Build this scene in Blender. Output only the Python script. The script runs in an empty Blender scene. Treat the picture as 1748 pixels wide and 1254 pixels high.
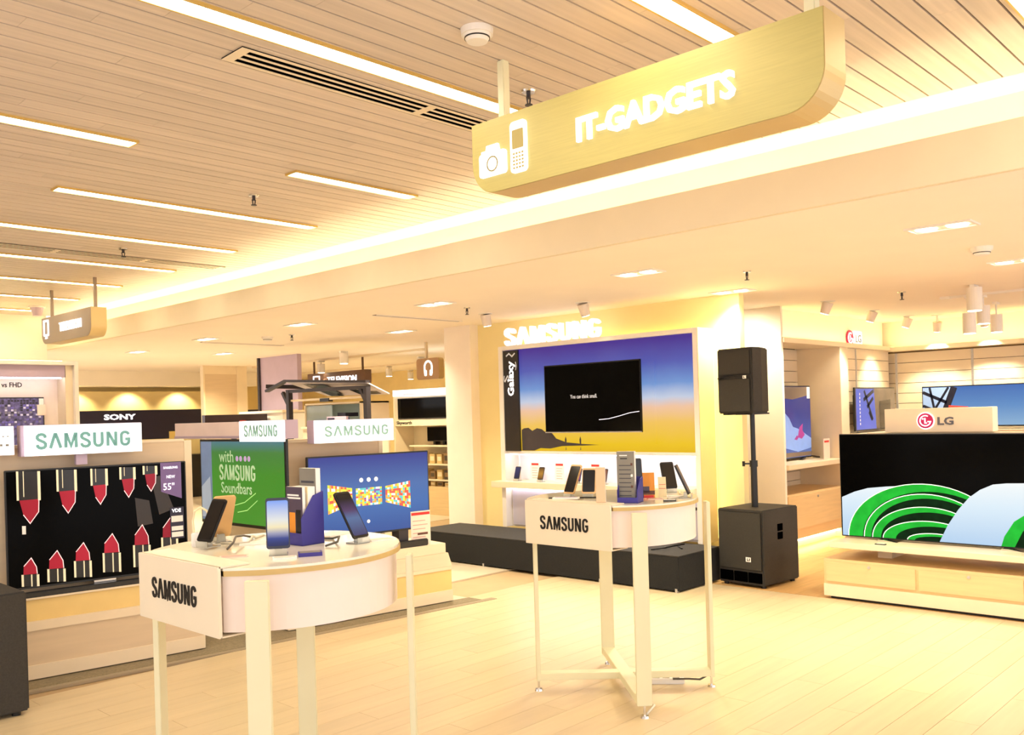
import bpy, bmesh, math, random
from mathutils import Vector, Matrix
random.seed(7)
SC = bpy.context.scene
COL = SC.collection
R = math.radians

# ------------------------------------------------------------------ camera
H = 1.4
cam_d = bpy.data.cameras.new('camera')
cam = bpy.data.objects.new('camera', cam_d)
COL.objects.link(cam)
cam_d.sensor_width = 36.0
cam_d.lens = 1540 / 1748 * 36.0
cam_d.shift_y = 78 / 1748
cam_d.clip_start = 0.05
cam_d.clip_end = 100
az = R(43.4)
fwd = Vector((math.cos(az), math.sin(az), 0)); rgt = Vector((math.sin(az), -math.cos(az), 0)); up = Vector((0, 0, 1))
rl = 0.029                      # small clockwise camera roll seen in the verticals
xr = rgt * math.cos(rl) - up * math.sin(rl)
yu = up * math.cos(rl) + rgt * math.sin(rl)

mw = Matrix.Identity(4)
for i in range(3):
    mw[i][0] = xr[i]; mw[i][1] = yu[i]; mw[i][2] = -fwd[i]
mw[2][3] = H
cam.matrix_world = mw
SC.camera = cam

# ------------------------------------------------------------------ world, exposure
w = bpy.data.worlds.new('world'); SC.world = w; w.use_nodes = True
w.node_tree.nodes['Background'].inputs[0].default_value = (1.0, 0.94, 0.93, 1)
w.node_tree.nodes['Background'].inputs[1].default_value = 0.82
SC.view_settings.view_transform = 'Standard'
SC.view_settings.look = 'None'
EXPO = 1.3
SC.view_settings.exposure = EXPO
SCR = 2 ** -EXPO   # screens and lit signs keep their own brightness under the chosen exposure
SC.view_settings.gamma = 1.0
SC.view_settings.use_curve_mapping = False
L_LINE = 12.0      # linear ceiling fittings
L_COVE = 12.0      # cove tape
L_DOWN = 78.0     # recessed downlights (W)
WARM = (1.0, 0.80, 0.46)
WARMW = (1.0, 0.90, 0.68)

# ------------------------------------------------------------------ materials
MATS = {}
def lin(c):
    return tuple((x / 12.92 if x <= .04045 else ((x + .055) / 1.055) ** 2.4) for x in c)
def M(name, col, rough=.5, metal=0.0, emit=0.0, noise=.05, scale=6.0, bump=0.0, stretch=None, trans=0.0, alpha=1.0, rnd=0.0, coat=0.0, lamp=False, spec=None):
    """procedural principled material; col is sRGB 0..1"""
    if name in MATS: return MATS[name]
    m = bpy.data.materials.new(name); m.use_nodes = True
    nt = m.node_tree; N = nt.nodes; Lk = nt.links
    b = N['Principled BSDF']
    c = lin(col)
    b.inputs['Roughness'].default_value = rough
    b.inputs['Metallic'].default_value = metal
    if trans: b.inputs['Transmission Weight'].default_value = trans
    if alpha < 1: b.inputs['Alpha'].default_value = alpha
    if spec is not None: b.inputs['Specular IOR Level'].default_value = spec
    if coat: b.inputs['Coat Weight'].default_value = coat
    tc = N.new('ShaderNodeTexCoord'); mp = N.new('ShaderNodeMapping')
    Lk.new(tc.outputs['Object'], mp.inputs['Vector'])
    if stretch: mp.inputs['Scale'].default_value = stretch
    oi = N.new('ShaderNodeObjectInfo')
    nz = N.new('ShaderNodeTexNoise'); nz.inputs['Scale'].default_value = scale; nz.inputs['Detail'].default_value = 4
    nz.noise_dimensions = '4D'
    mul = N.new('ShaderNodeMath'); mul.operation = 'MULTIPLY'; mul.inputs[1].default_value = 37.0
    Lk.new(oi.outputs['Random'], mul.inputs[0]); Lk.new(mul.outputs[0], nz.inputs['W'])
    Lk.new(mp.outputs[0], nz.inputs['Vector'])
    rp = N.new('ShaderNodeValToRGB')
    k = noise
    rp.color_ramp.elements[0].position = .3; rp.color_ramp.elements[1].position = .7
    rp.color_ramp.elements[0].color = (c[0] * (1 - k), c[1] * (1 - k), c[2] * (1 - k), 1)
    rp.color_ramp.elements[1].color = (min(1, c[0] * (1 + k)), min(1, c[1] * (1 + k)), min(1, c[2] * (1 + k)), 1)
    Lk.new(nz.outputs['Fac'], rp.inputs['Fac'])
    out = rp.outputs['Color']
    if rnd:
        mr = N.new('ShaderNodeMapRange'); mr.inputs['To Min'].default_value = 1 - rnd; mr.inputs['To Max'].default_value = 1 + rnd
        Lk.new(oi.outputs['Random'], mr.inputs['Value'])
        hs = N.new('ShaderNodeHueSaturation'); Lk.new(mr.outputs[0], hs.inputs['Value']); Lk.new(out, hs.inputs['Color'])
        out = hs.outputs['Color']
    Lk.new(out, b.inputs['Base Color'])
    if emit:
        Lk.new(out, b.inputs['Emission Color']); b.inputs['Emission Strength'].default_value = emit if lamp else emit * SCR
    if bump:
        bp = N.new('ShaderNodeBump'); bp.inputs['Strength'].default_value = bump; bp.inputs['Distance'].default_value = .002
        Lk.new(nz.outputs['Fac'], bp.inputs['Height']); Lk.new(bp.outputs[0], b.inputs['Normal'])
    MATS[name] = m
    return m
def MG(name, stops, axis, lo, hi, emit=1.0, rough=.25, wob=0.0):
    """colour gradient print / screen picture along a local axis"""
    if name in MATS: return MATS[name]
    m = bpy.data.materials.new(name); m.use_nodes = True
    nt = m.node_tree; N = nt.nodes; Lk = nt.links; b = N['Principled BSDF']
    tc = N.new('ShaderNodeTexCoord'); sp = N.new('ShaderNodeSeparateXYZ'); Lk.new(tc.outputs['Object'], sp.inputs[0])
    mr = N.new('ShaderNodeMapRange'); mr.inputs['From Min'].default_value = lo; mr.inputs['From Max'].default_value = hi
    Lk.new(sp.outputs['XYZ'.index(axis)], mr.inputs['Value'])
    src = mr.outputs[0]
    if wob:
        nz = N.new('ShaderNodeTexNoise'); nz.inputs['Scale'].default_value = 5; Lk.new(tc.outputs['Object'], nz.inputs['Vector'])
        ma = N.new('ShaderNodeMath'); ma.operation = 'MULTIPLY_ADD'; ma.inputs[1].default_value = wob
        Lk.new(nz.outputs['Fac'], ma.inputs[0]); Lk.new(src, ma.inputs[2]); src = ma.outputs[0]
    rp = N.new('ShaderNodeValToRGB'); Lk.new(src, rp.inputs['Fac'])
    e = rp.color_ramp.elements
    while len(e) < len(stops): e.new(.5)
    for el, (p, c) in zip(e, stops):
        el.position = p; el.color = lin(c) + (1,)
    if emit:
        b.inputs['Base Color'].default_value = (.01, .01, .01, 1)
        Lk.new(rp.outputs[0], b.inputs['Emission Color']); b.inputs['Emission Strength'].default_value = emit * SCR
    else:
        Lk.new(rp.outputs[0], b.inputs['Base Color'])
    b.inputs['Roughness'].default_value = rough
    if emit: b.inputs['Specular IOR Level'].default_value = .2
    MATS[name] = m
    return m

PLASTER = M('plaster', (.96, .92, .85), .7, noise=.02, scale=3)
CEILW = M('soffit_paint', (.97, .92, .86), .8, noise=.02, scale=2)
WOODC = M('ceiling_wood', (.83, .765, .70), .45, noise=.10, scale=5, stretch=(.35, 9, 9), rnd=.06, bump=.1)
BACKC = M('ceiling_shadow_gap', (.34, .22, .13), .9)
FLOORW = M('floor_plank', (.85, .77, .62), .32, noise=.05, scale=4, stretch=(.5, 7, 7), rnd=.04)
FLOORB = M('floor_base', (.74, .63, .48), .6)
OAK = M('oak_floor', (.78, .62, .40), .4, noise=.12, scale=5, stretch=(.5, 9, 9), rnd=.08)
CARPET = M('grey_carpet', (.55, .50, .40), .95, noise=.25, scale=90, bump=.4)
WHITE = M('white_laminate', (.93, .90, .86), .35, noise=.02)
WHITEM = M('white_powder_coat', (.90, .88, .74), .4, noise=.02)
CREAM = M('cream_laminate', (.93, .86, .74), .4, noise=.03)
BEIGE = M('beige_laminate', (.86, .77, .64), .45, noise=.04, scale=5, stretch=(.5, 6, 6))
MAPLE = M('maple_laminate', (.90, .78, .58), .4, noise=.06, scale=5, stretch=(.6, 8, 8))
YELM = M('warm_panel', (.92, .80, .52), .45, noise=.04)
BLACKC = M('black_carpet', (.10, .10, .10), .95, noise=.3, scale=120, bump=.3)
BLACKT = M('black_carpet_top', (.20, .19, .18), .95, noise=.3, scale=120, bump=.3)
SPKB = M('speaker_textured_black', (.20, .185, .165), .7, noise=.2, scale=150, bump=.4)
GRILLE = M('speaker_grille', (.18, .17, .15), .55, noise=.35, scale=260, bump=.5)
BLACK = M('black_plastic', (.04, .04, .045), .35, noise=.1)
GLOSS = M('black_glass', (.02, .02, .022), .12, noise=.05, spec=.1)
SILVER = M('brushed_silver', (.78, .78, .80), .3, metal=.8, noise=.08, scale=12, stretch=(1, 1, 20))
CHROME = M('chrome', (.85, .84, .82), .15, metal=1)
DGREY = M('dark_grey_metal', (.22, .20, .22), .45, metal=.3)
GOLDS = M('gold_sign_metal', (.74, .69, .42), .45, metal=.1, noise=.05, scale=8, stretch=(1, 1, 22))
GOLDE = M('gold_sign_edge', (.82, .72, .50), .42, metal=.3, noise=.03)
GREYS = M('grey_sign_metal', (.62, .55, .48), .4, metal=.3, noise=.04)
BROWNS = M('brown_sign', (.42, .30, .22), .5)
LWHITE = M('sign_glow_white', (1, .99, 1.0), .4, emit=1.6, noise=0)
LBOX = M('lightbox_white', (1, 1, 1), .4, emit=1.25, noise=0)
TEAL = M('teal_letter', (.46, .70, .70), .5, noise=.06)
TEALP = M('pale_teal_letter', (.62, .80, .77), .5, noise=.04)
BLKL = M('black_letter', (.06, .05, .05), .5)
LAMP = M('lamp_diffuser', (1, .95, .84), .4, emit=L_LINE, noise=0, lamp=True)
LAMPD = M('downlight_glow', (1, .95, .82), .4, emit=6.0, noise=0, lamp=True)
COVEL = M('cove_tape_glow', (1, .94, .76), .4, emit=L_COVE, noise=0, lamp=True)
LEDW = M('led_strip_glow', (1, .92, .62), .4, emit=9.0, noise=0, lamp=True)
LEDN = M('led_niche_glow', (.97, .96, 1.0), .4, emit=5.0, noise=0, lamp=True)
RED = M('red_print', (.85, .20, .18), .5)
PAPER = M('white_paper', (.96, .94, .92), .6, noise=.03)
PINKP = M('pale_pink_print', (.98, .86, .80), .6)
BLUEH = M('blue_card_holder', (.21, .19, .55), .45)
GOLDP = M('gold_phone_metal', (.88, .72, .50), .3, metal=.4)
ACRYL = M('clear_acrylic', (.92, .92, .88), .1, trans=.6, noise=0)
LGRED = M('magenta_red_emblem', (.80, .06, .36), .4, noise=.03)
GREYL = M('grey_letter', (.40, .39, .42), .5)
PURPP = M('purple_tag', (.46, .38, .60), .5)
NAVY = M('navy_board', (.12, .11, .22), .4)
LILAC = M('lilac_panel', (.74, .66, .74), .35, noise=.04)

# ------------------------------------------------------------------ mesh helpers
class B:
    def __init__(s): s.v = []; s.f = []; s.mi = []; s.mats = []
    def _m(s, mat):
        if mat is None: return 0
        if mat not in s.mats: s.mats.append(mat)
        return s.mats.index(mat)
    def add(s, vs, fs, mat=None):
        o = len(s.v); k = s._m(mat); s.v += [tuple(p) for p in vs]
        for f in fs: s.f.append([i + o for i in f]); s.mi.append(k)
        return s
    def box(s, x0, x1, y0, y1, z0, z1, mat=None):
        vs = [(x, y, z) for z in (z0, z1) for y in (y0, y1) for x in (x0, x1)]
        return s.add(vs, [(0, 2, 3, 1), (4, 5, 7, 6), (0, 1, 5, 4), (2, 6, 7, 3), (0, 4, 6, 2), (1, 3, 7, 5)], mat)
    def prism(s, poly, d0, d1, plane='xz', mat=None):
        """extrude a 2-D outline; plane xz -> along y, xy -> along z, yz -> along x"""
        def P(a, b, d): return (a, d, b) if plane == 'xz' else ((a, b, d) if plane == 'xy' else (d, a, b))
        n = len(poly)
        vs = [P(a, b, d0) for a, b in poly] + [P(a, b, d1) for a, b in poly]
        fs = [list(range(n)), list(range(n, 2 * n))[::-1]] + [(i, (i + 1) % n, n + (i + 1) % n, n + i) for i in range(n)]
        return s.add(vs, fs, mat)
    def flat(s, poly, y, mat=None):
        return s.add([(a, y, b) for a, b in poly], [list(range(len(poly)))], mat)
    def cyl(s, c, r, h, axis='z', n=20, r2=None, mat=None):
        r2 = r if r2 is None else r2; vs = []
        for k, rr in ((0, r), (h, r2)):
            for i in range(n):
                a = 2 * math.pi * i / n; u, v = rr * math.cos(a), rr * math.sin(a)
                p = (u, v, k) if axis == 'z' else ((u, k, v) if axis == 'y' else (k, u, v))
                vs.append((c[0] + p[0], c[1] + p[1], c[2] + p[2]))
        fs = [list(range(n)), list(range(n, 2 * n))[::-1]] + [(i, (i + 1) % n, n + (i + 1) % n, n + i) for i in range(n)]
        return s.add(vs, fs, mat)
    def tube(s, pts, r, n=6, mat=None):
        pts = [Vector(p) for p in pts]; rings = []
        for i, p in enumerate(pts):
            d = (pts[min(i + 1, len(pts) - 1)] - pts[max(i - 1, 0)]).normalized()
            a = d.cross(Vector((0, 0, 1)))
            if a.length < .1: a = d.cross(Vector((0, 1, 0)))
            a.normalize(); b = d.cross(a)
            rings.append([p + a * r * math.cos(2 * math.pi * k / n) + b * r * math.sin(2 * math.pi * k / n) for k in range(n)])
        vs = [q for rg in rings for q in rg]; fs = []
        for i in range(len(pts) - 1):
            for k in range(n):
                fs.append((i * n + k, i * n + (k + 1) % n, (i + 1) * n + (k + 1) % n, (i + 1) * n + k))
        fs += [list(range(n)), list(range((len(pts) - 1) * n, len(pts) * n))]
        return s.add(vs, fs, mat)
    def bar(s, p, q, wx, wy, mat=None):
        """rectangular bar from p to q; wx across (horizontal), wy the other way"""
        p, q = Vector(p), Vector(q); d = (q - p).normalized()
        a = d.cross(Vector((0, 0, 1)))
        if a.length < .01: a = Vector((1, 0, 0))
        a.normalize(); b = a.cross(d).normalized()
        vs = [e + a * sx * wx / 2 + b * sy * wy / 2 for e in (p, q) for sx, sy in ((-1, -1), (1, -1), (1, 1), (-1, 1))]
        return s.add(vs, [(0, 1, 2, 3), (7, 6, 5, 4), (0, 4, 5, 1), (1, 5, 6, 2), (2, 6, 7, 3), (3, 7, 4, 0)], mat)
    def obj(s, name, mat=None, parent=None, bevel=0.0, smooth=False, kind=None, loc=None, rot=None):
        me = bpy.data.meshes.new(name); me.from_pydata(s.v, [], s.f)
        if s.mats:
            for mm in s.mats: me.materials.append(mm)
        if mat is not None and not s.mats: me.materials.append(mat)
        bm = bmesh.new(); bm.from_mesh(me)
        if s.mats:
            for f, k in zip(bm.faces, s.mi): f.material_index = k
        bmesh.ops.recalc_face_normals(bm, faces=bm.faces)
        if bevel:
            es = [e for e in bm.edges if len(e.link_faces) == 2 and e.calc_face_angle(0) > .6]
            bmesh.ops.bevel(bm, geom=es, offset=bevel, segments=2, affect='EDGES', clamp_overlap=True)
        if smooth:
            for f in bm.faces: f.smooth = True
        bm.to_mesh(me); bm.free()
        o = bpy.data.objects.new(name, me); COL.objects.link(o)
        if parent is not None: o.parent = parent
        if loc is not None: o.location = loc
        if rot is not None: o.rotation_euler = rot
        if kind: o['kind'] = kind
        return o
def box(name, d, mat, parent=None, bevel=0.0, **k): return B().box(*d).obj(name, mat, parent, bevel, **k)
def T(name, label, cat, loc=(0, 0, 0), rz=0.0, group=None):
    o = bpy.data.objects.new(name, None); COL.objects.link(o); o.empty_display_size = .1
    o.location = loc; o.rotation_euler = (0, 0, R(rz)); o['label'] = label; o['category'] = cat
    if group: o['group'] = group
    return o
def tag(o, label, cat, group=None):
    o['label'] = label; o['category'] = cat
    if group: o['group'] = group
    return o
def struct(o, label=None):
    o['kind'] = 'structure'
    if label: o['label'] = label
    return o
def copy_tree(o, parent=None):
    c = o.copy(); COL.objects.link(c); c.parent = parent
    for ch in list(o.children): copy_tree(ch, c)
    return c
def arc(cx, cy, r, a0, a1, n=10, ry=None):
    ry = r if ry is None else ry
    return [(cx + r * math.cos(R(a0 + (a1 - a0) * i / n)), cy + ry * math.sin(R(a0 + (a1 - a0) * i / n))) for i in range(n + 1)]
def rrect(x0, x1, y0, y1, r, n=5):
    return arc(x1 - r, y0 + r, r, -90, 0, n) + arc(x1 - r, y1 - r, r, 0, 90, n) + arc(x0 + r, y1 - r, r, 90, 180, n) + arc(x0 + r, y0 + r, r, 180, 270, n)

# --- lettering
def ribbon(pts, t):
    """outline of a thick polyline with mitred joints"""
    Lf, Rt = [], []
    P = [Vector(p) for p in pts]
    for i, p in enumerate(P):
        d0 = (p - P[i - 1]).normalized() if i else (P[1] - p).normalized()
        d1 = (P[i + 1] - p).normalized() if i < len(P) - 1 else d0
        n0 = Vector((-d0.y, d0.x)); n1 = Vector((-d1.y, d1.x)); n = (n0 + n1)
        n = n.normalized() if n.length > 1e-6 else n0
        k = t / 2 / max(.45, n.dot(n0))
        Lf.append(p + n * k); Rt.append(p - n * k)
    return Lf, Rt
def _S():
    return [(.60, .72), (.57, .86), (.47, .945), (.34, .965), (.20, .93), (.11, .84), (.10, .71), (.17, .61), (.34, .52), (.51, .43), (.60, .32), (.60, .17), (.50, .065), (.36, .035), (.21, .06), (.12, .15), (.09, .28)]
GLY = {'S': (.68, [_S()]), 'V': (.78, [[(.06, 0), (.36, .95), (.42, .95), (.72, 0)]]),
       'M': (.86, [[(.1, 0), (.1, .92), (.16, .92), (.43, .12), (.70, .92), (.76, .92), (.76, 0)]]),
       'U': (.72, [[(.11, 1)] + arc(.36, .3, .25, 180, 360, 8, .25) + [(.61, 1)]]),
       'N': (.76, [[(.11, 0), (.11, .92), (.17, .92), (.59, .08), (.65, .08), (.65, 1)]]),
       'G': (.72, [arc(.36, .72, .25, 10, 180, 8, .23) + [(.11, .3)] + arc(.36, .29, .25, 180, 360, 8, .24) + [(.61, .45), (.37, .45)]])}
def maker_word(parent, width, height, x, z, y, depth, mat, bold=.16, name='lettering'):
    """the maker's word mark, drawn letter by letter (first A without its bar)"""
    b = B(); cx = 0; gap = .16
    tot = sum(GLY[c][0] for c in 'SVMSUNG') + gap * 6
    for c in 'SVMSUNG':
        wd, strokes = GLY[c]
        for st in strokes:
            pts = [((cx + px_) / tot * width - width / 2, (py_ - .5) * height) for px_, py_ in st]
            Lf, Rt = ribbon(pts, bold * height)
            for i in range(len(pts) - 1):
                q = [Lf[i], Lf[i + 1], Rt[i + 1], Rt[i]]
                b.prism([(x + p.x, z + p.y) for p in q], y - depth, y)
        cx += wd + gap
    return b.obj(name, mat, parent)
def text(parent, s, width, height, x, z, y, depth, mat, bold=0.0, name='lettering', turn=0, align='C', rot_up=0):
    """plain lettering fitted to width x height, standing in the local xz plane and facing -y"""
    c = bpy.data.curves.new('t', 'FONT'); c.body = s; c.offset = bold; c.extrude = .001; c.resolution_u = 2
    o = bpy.data.objects.new('t', c); COL.objects.link(o); bpy.context.view_layer.update()
    dg = bpy.context.evaluated_depsgraph_get(); me = bpy.data.meshes.new_from_object(o.evaluated_get(dg))
    bpy.data.objects.remove(o); bpy.data.curves.remove(c)
    xs = [v.co.x for v in me.vertices]; ys = [v.co.y for v in me.vertices]
    sx = width / (max(xs) - min(xs)) if width else None
    sy = height / (max(ys) - min(ys)) if height else sx
    if sx is None: sx = sy
    mx, my = (max(xs) + min(xs)) / 2, (max(ys) + min(ys)) / 2
    for v in me.vertices:
        a, b_ = (v.co.x - mx) * sx, (v.co.y - my) * sy
        if turn: a, b_ = -b_, a
        yy = y - depth if v.co.z > 0 else y
        v.co = Vector((x + a, yy, z + b_))
    me.materials.clear(); me.materials.append(mat); me.name = name
    for p in me.polygons: p.material_index = 0
    o = bpy.data.objects.new(name, me); COL.objects.link(o); o.parent = parent
    return o
def lamp_point(name, kind, loc, energy, col, size=.05, rot=(0, 0, 0), spot=100, blend=.6):
    d = bpy.data.lights.new(name, kind); d.energy = energy; d.color = col
    if kind == 'SPOT': d.spot_size = R(spot); d.spot_blend = blend; d.shadow_soft_size = size
    elif kind == 'AREA': d.size = size
    else: d.shadow_soft_size = size
    o = bpy.data.objects.new(name, d); COL.objects.link(o); o.location = loc; o.rotation_euler = rot
    return o

# ================================================================== THE SETTING
ZC, ZS, XB = 2.75, 2.34, 4.13          # wood ceiling, soffit, fascia
# ---- floor
floor = struct(box('floor', (-2.5, 12, -2, 18.2, -.12, -.012), FLOORB))
PW, PL = .152, 1.25
pm = B().box(0, PL - .0018, 0, PW - .0018, -.012, 0).obj('plank', FLOORW, floor)
pmesh = pm.data
first = True
def plank_at(x, y, parent, mesh, sx=1.0):
    global first
    if first and mesh is pmesh: o = pm; first = False
    else:
        o = bpy.data.objects.new('plank', mesh); COL.objects.link(o); o.parent = parent
    o.location = (x, y, 0); o.scale = (sx, 1, 1)
    return o
row = 0; y = .62
while y < 5.0:
    off = (row * .47) % PL
    x = -.2 - off
    # rows only where the photograph can see the floor
    xmin = max(-.2, 1.1 if y > 2.2 else 2.2 - .2)
    while x < 6.27:
        x1 = min(x + PL, 6.27)
        if x1 > xmin and x1 - x > .05: plank_at(x, y, floor, pmesh, (x1 - x) / PL)
        x += PL
    y += PW; row += 1
yend = y
far = B()
for k in range(int((yend - .62) / PW)):
    far.box(-2.4, .95 if .62 + k * PW > 2.2 else 1.9, .62 + k * PW, .62 + (k + 1) * PW - .0018, -.012, -.0005)
for k in range(16): far.box(-2.4, 6.27, .62 - (k + 1) * PW, .62 - k * PW - .0018, -.012, -.0005)
far.obj('plank_field', FLOORW, floor, kind='stuff')
oakf = struct(box('floor', (6.27, 12, -2, 9.0, -.012, -.003), FLOORB))
om = None
for k in range(22):
    for j in range(2):
        yy = 1.35 + k * .125; xx = 6.28 + j * 1.7 - (k % 3) * .0
        x1 = xx + 1.695
        if om is None:
            oo = B().box(0, 1.695, 0, .1235, -.01, 0).obj('plank', OAK, oakf); om = oo.data
        else:
            oo = bpy.data.objects.new('plank', om); COL.objects.link(oo); oo.parent = oakf
        oo.location = (xx, yy, 0)
carp = struct(B().prism([(-2.5, 5.72), (2.0, 5.2), (4.75, 4.86), (4.75, 5.6), (6.27, 5.6), (6.27, 9), (12, 9), (12, 18), (-2.5, 18)], -.011, .002, 'xy').obj('floor', M('far_floor_light_bounce', (.84, .78, .68), .4, noise=.04)))  # floor colour made pale so it bounces light onto the far soffit
struct(B().prism([(-2.5, 5.60), (4.85, 4.80), (4.85, 4.86), (2.0, 5.2), (-2.5, 5.72)], -.01, .004, 'xy').obj('trim_1', M('grey_floor_strip', (.62, .56, .46), .5)))

struct(B().prism([(-2.4, 5.66), (2.0, 5.16), (4.75, 4.865), (4.75, 5.0), (3.35, 5.25), (3.35, 9.0), (-2.4, 9.0)], .002, .006, 'xy').obj('floor', CARPET))
# ---- wood ceiling
ceil = struct(box('ceiling', (-2.2, 4.2, -1.5, 11.7, ZC + .016, ZC + .12), BACKC))
CW = .1
cm = None; segs = [(-.3, 1.15), (1.15, 2.6), (2.6, 4.2)]
row = 0; y = .48
while row < 74:
    o1, o2 = 1.0 + (row * .37) % .9, 2.5 + (row * .53) % .9
    for a, b_ in ((-.3, o1), (o1, o2), (o2, 4.2)):
        if cm is None:
            oo = B().box(0, 1, 0, CW - .008, 0, .016).obj('plank', WOODC, ceil); cm = oo.data
        else:
            oo = bpy.data.objects.new('plank', cm); COL.objects.link(oo); oo.parent = ceil
        oo.location = (a, y, ZC); oo.scale = (b_ - a - .0012, 1, 1)
    y += CW; row += 1
fb = B()
k = 0
while y + k * CW < 11.6:
    fb.box(-.3, 4.2, y + k * CW, y + (k + 1) * CW - .008, ZC, ZC + .016); k += 1
for k in range(19): fb.box(-2.2, 4.2, .48 - (k + 1) * CW, .48 - k * CW - .008, ZC, ZC + .016)
for k in range(112): fb.box(-2.2, -.305, .48 + k * CW, .48 + (k + 1) * CW - .008, ZC, ZC + .016)
fb.obj('plank_field', WOODC, ceil, kind='stuff')
# plaster margin, cove and soffit
struct(box('ceiling_margin', (4.2, 4.5, -1.5, 11.7, ZC, ZC + .12), PLASTER))
struct(box('wall_cove', (4.45, 4.55, -1.5, 11.7, ZS + .05, ZC), PLASTER))
struct(box('trim_2', (XB, XB + .03, -1.5, 11.9, ZS + .001, 2.55), M('fascia_paint', (.92, .86, .74), .7, noise=.02), bevel=.002))
struct(box('ceiling_soffit', (XB + .03, 12, -1.5, 18.2, ZS, ZS + .1), CEILW))
ct = T('cove_light', 'long warm LED tape hidden behind the lip of the soffit', 'cove light', (4.41, 5, ZS + .11))
box('led_tape', (-.012, .012, -6.3, 6.5, .006, .02), COVEL, ct); box('channel', (-.02, .02, -6.3, 6.5, -.01, .006), SILVER, ct)
# end wall of the wood-ceiling aisle
struct(box('wall_end', (-2.2, 4.13, 11.7, 11.85, 0, ZC + .1), PLASTER))
# far walls of the shop
YWALL = M('far_wall_paint', (.95, .86, .62), .7, noise=.03)
struct(box('wall_far_left', (4.1, 12.2, 18.0, 18.2, 0, ZS), YWALL))
struct(box('wall_far_right', (12.0, 12.2, 3.9, 18.0, 0, ZS), YWALL))
struct(box('wall_left', (-2.4, -2.2, 5.5, 11.85, 0, ZC + .1), PLASTER))

# ---- display-wall, pillar, column
struct(box('wall_back', (6.72, 6.80, 3.74, 6.82, 0, ZS), M('display_wall_led_yellow', (.97, .90, .66), .7, noise=.02)))  # yellow of the halo LED is put into this wall colour
struct(box('wall_pillar', (6.60, 7.0, 6.82, 7.22, 0, ZS), M('pillar_paint', (.97, .92, .86), .7, noise=.02)))
struct(box('wall_column', (7.96, 7.998, 4.0, 4.9, 0, ZS), PLASTER))
struct(box('wall_header', (6.8, 12, 6.9, 7.1, 0, ZS), PLASTER))

# ================================================================== CEILING FITTINGS
def linear(x0, x1, y, label):
    t = T('linear_light', label, 'ceiling light', (x0, y, ZC), 0, 'linear lights in the wood ceiling')
    Ln = x1 - x0
    b = B(); b.box(0, Ln, -.052, -.043, -.012, 0); b.box(0, Ln, .043, .052, -.012, 0)
    b.box(0, .009, -.043, .043, -.012, 0); b.box(Ln - .009, Ln, -.043, .043, -.012, 0)
    b.obj('frame', M('lamp_trim', (.86, .72, .40), .4, metal=.3), t)
    box('diffuser', (.009, Ln - .009, -.043, .043, -.006, -.001), LAMP, t)
linear(.6, 3.0, 2.74, 'long linear ceiling light running behind the near end of the gold hanging sign')
linear(1.2, 3.15, 1.67, 'linear ceiling light ending just behind the middle of the gold hanging sign')
linear(3.30, 3.75, .80, 'linear ceiling light cut off by the top right corner of the picture')
linear(.3, 1.93, 4.27, 'linear ceiling light running out of the picture at the left, the uppermost there')
linear(2.77, 3.64, 4.23, 'short linear ceiling light, the nearest one to the glowing cove')
linear(1.95, 3.68, 5.35, 'linear ceiling light with both ends in view beside a sprinkler')
linear(1.9, 3.72, 6.5, 'fifth row linear ceiling light just in front of the far slot vent')
linear(1.9, 3.78, 7.65, 'linear ceiling light just behind the far slot vent')
linear(2.0, 3.80, 8.8, 'thin far linear ceiling light above the front post of the small hanging sign')
linear(2.1, 3.85, 9.97, 'thin far linear ceiling light behind the posts of the small hanging sign')
linear(2.2, 3.83, 11.15, 'farthest linear ceiling light beside the dome camera')
def vent(x0, x1, y0, y1, secs, label):
    t = T('slot_vent', label, 'air vent', (x0, y0, ZC), 0, 'slot diffusers in the wood ceiling')
    Ln, Wd = x1 - x0, y1 - y0
    box('backing', (0, Ln, 0, Wd, -.0045, -.001), M('vent_dark', (.03, .03, .03), .95, noise=.1, spec=.0), t)
    b = B(); e = .018; n = 3; sw = .028; bw = (Wd - 2 * e - n * sw) / (n - 1)
    b.box(0, Ln, 0, e, -.0065, -.0045); b.box(0, Ln, Wd - e, Wd, -.0065, -.0045)
    for s in secs: b.box(s - .02, s + .02, e, Wd - e, -.0064, -.0045)
    b.obj('frame', CREAM, t)
    for k in range(n - 1):
        for a, c in zip(secs[:-1], secs[1:]):
            box('slat', (a + .02, c - .02, e + sw * (k + 1) + bw * k, e + (sw + bw) * (k + 1), -.0063, -.0045), CREAM, t)
vent(1.72, 3.07, 2.91, 3.06, [.02, .93, 1.33], 'long three-slot air vent beside the longest ceiling light')
vent(1.9, 4.03, 7.2, 7.36, [.02, .75, 1.45, 2.11], 'far slot air vent between two linear ceiling lights')
def sprinkler(x, y, z, label, s=1.0):
    s *= .85
    t = T('sprinkler', label, 'sprinkler', (x, y, z), 0, 'fire sprinklers')
    B().cyl((0, 0, -.008 * s), .030 * s, .008 * s, n=18, r2=.034 * s).obj('escutcheon', CHROME, t)
    b = B(); b.cyl((0, 0, -.035 * s), .010 * s, .027 * s, n=10)
    for sx in (-1, 1): b.bar((sx * .012 * s, 0, -.03 * s), (sx * .006 * s, 0, -.062 * s), .005 * s, .005 * s)
    b.obj('head', DGREY, t)
    B().cyl((0, 0, -.066 * s), .018 * s, .004 * s, n=12).obj('deflector', DGREY, t)
sprinkler(2.826, 2.524, ZC, 'chrome sprinkler in the wood ceiling above the near end of the gold sign', 1.1)
sprinkler(2.89, 4.81, ZC, 'small dark sprinkler in the wood ceiling between two linear lights', 1.1)
sprinkler(3.007, 6.9, ZC, 'far dark sprinkler in the wood ceiling above the far slot vent', 1.2)
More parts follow.
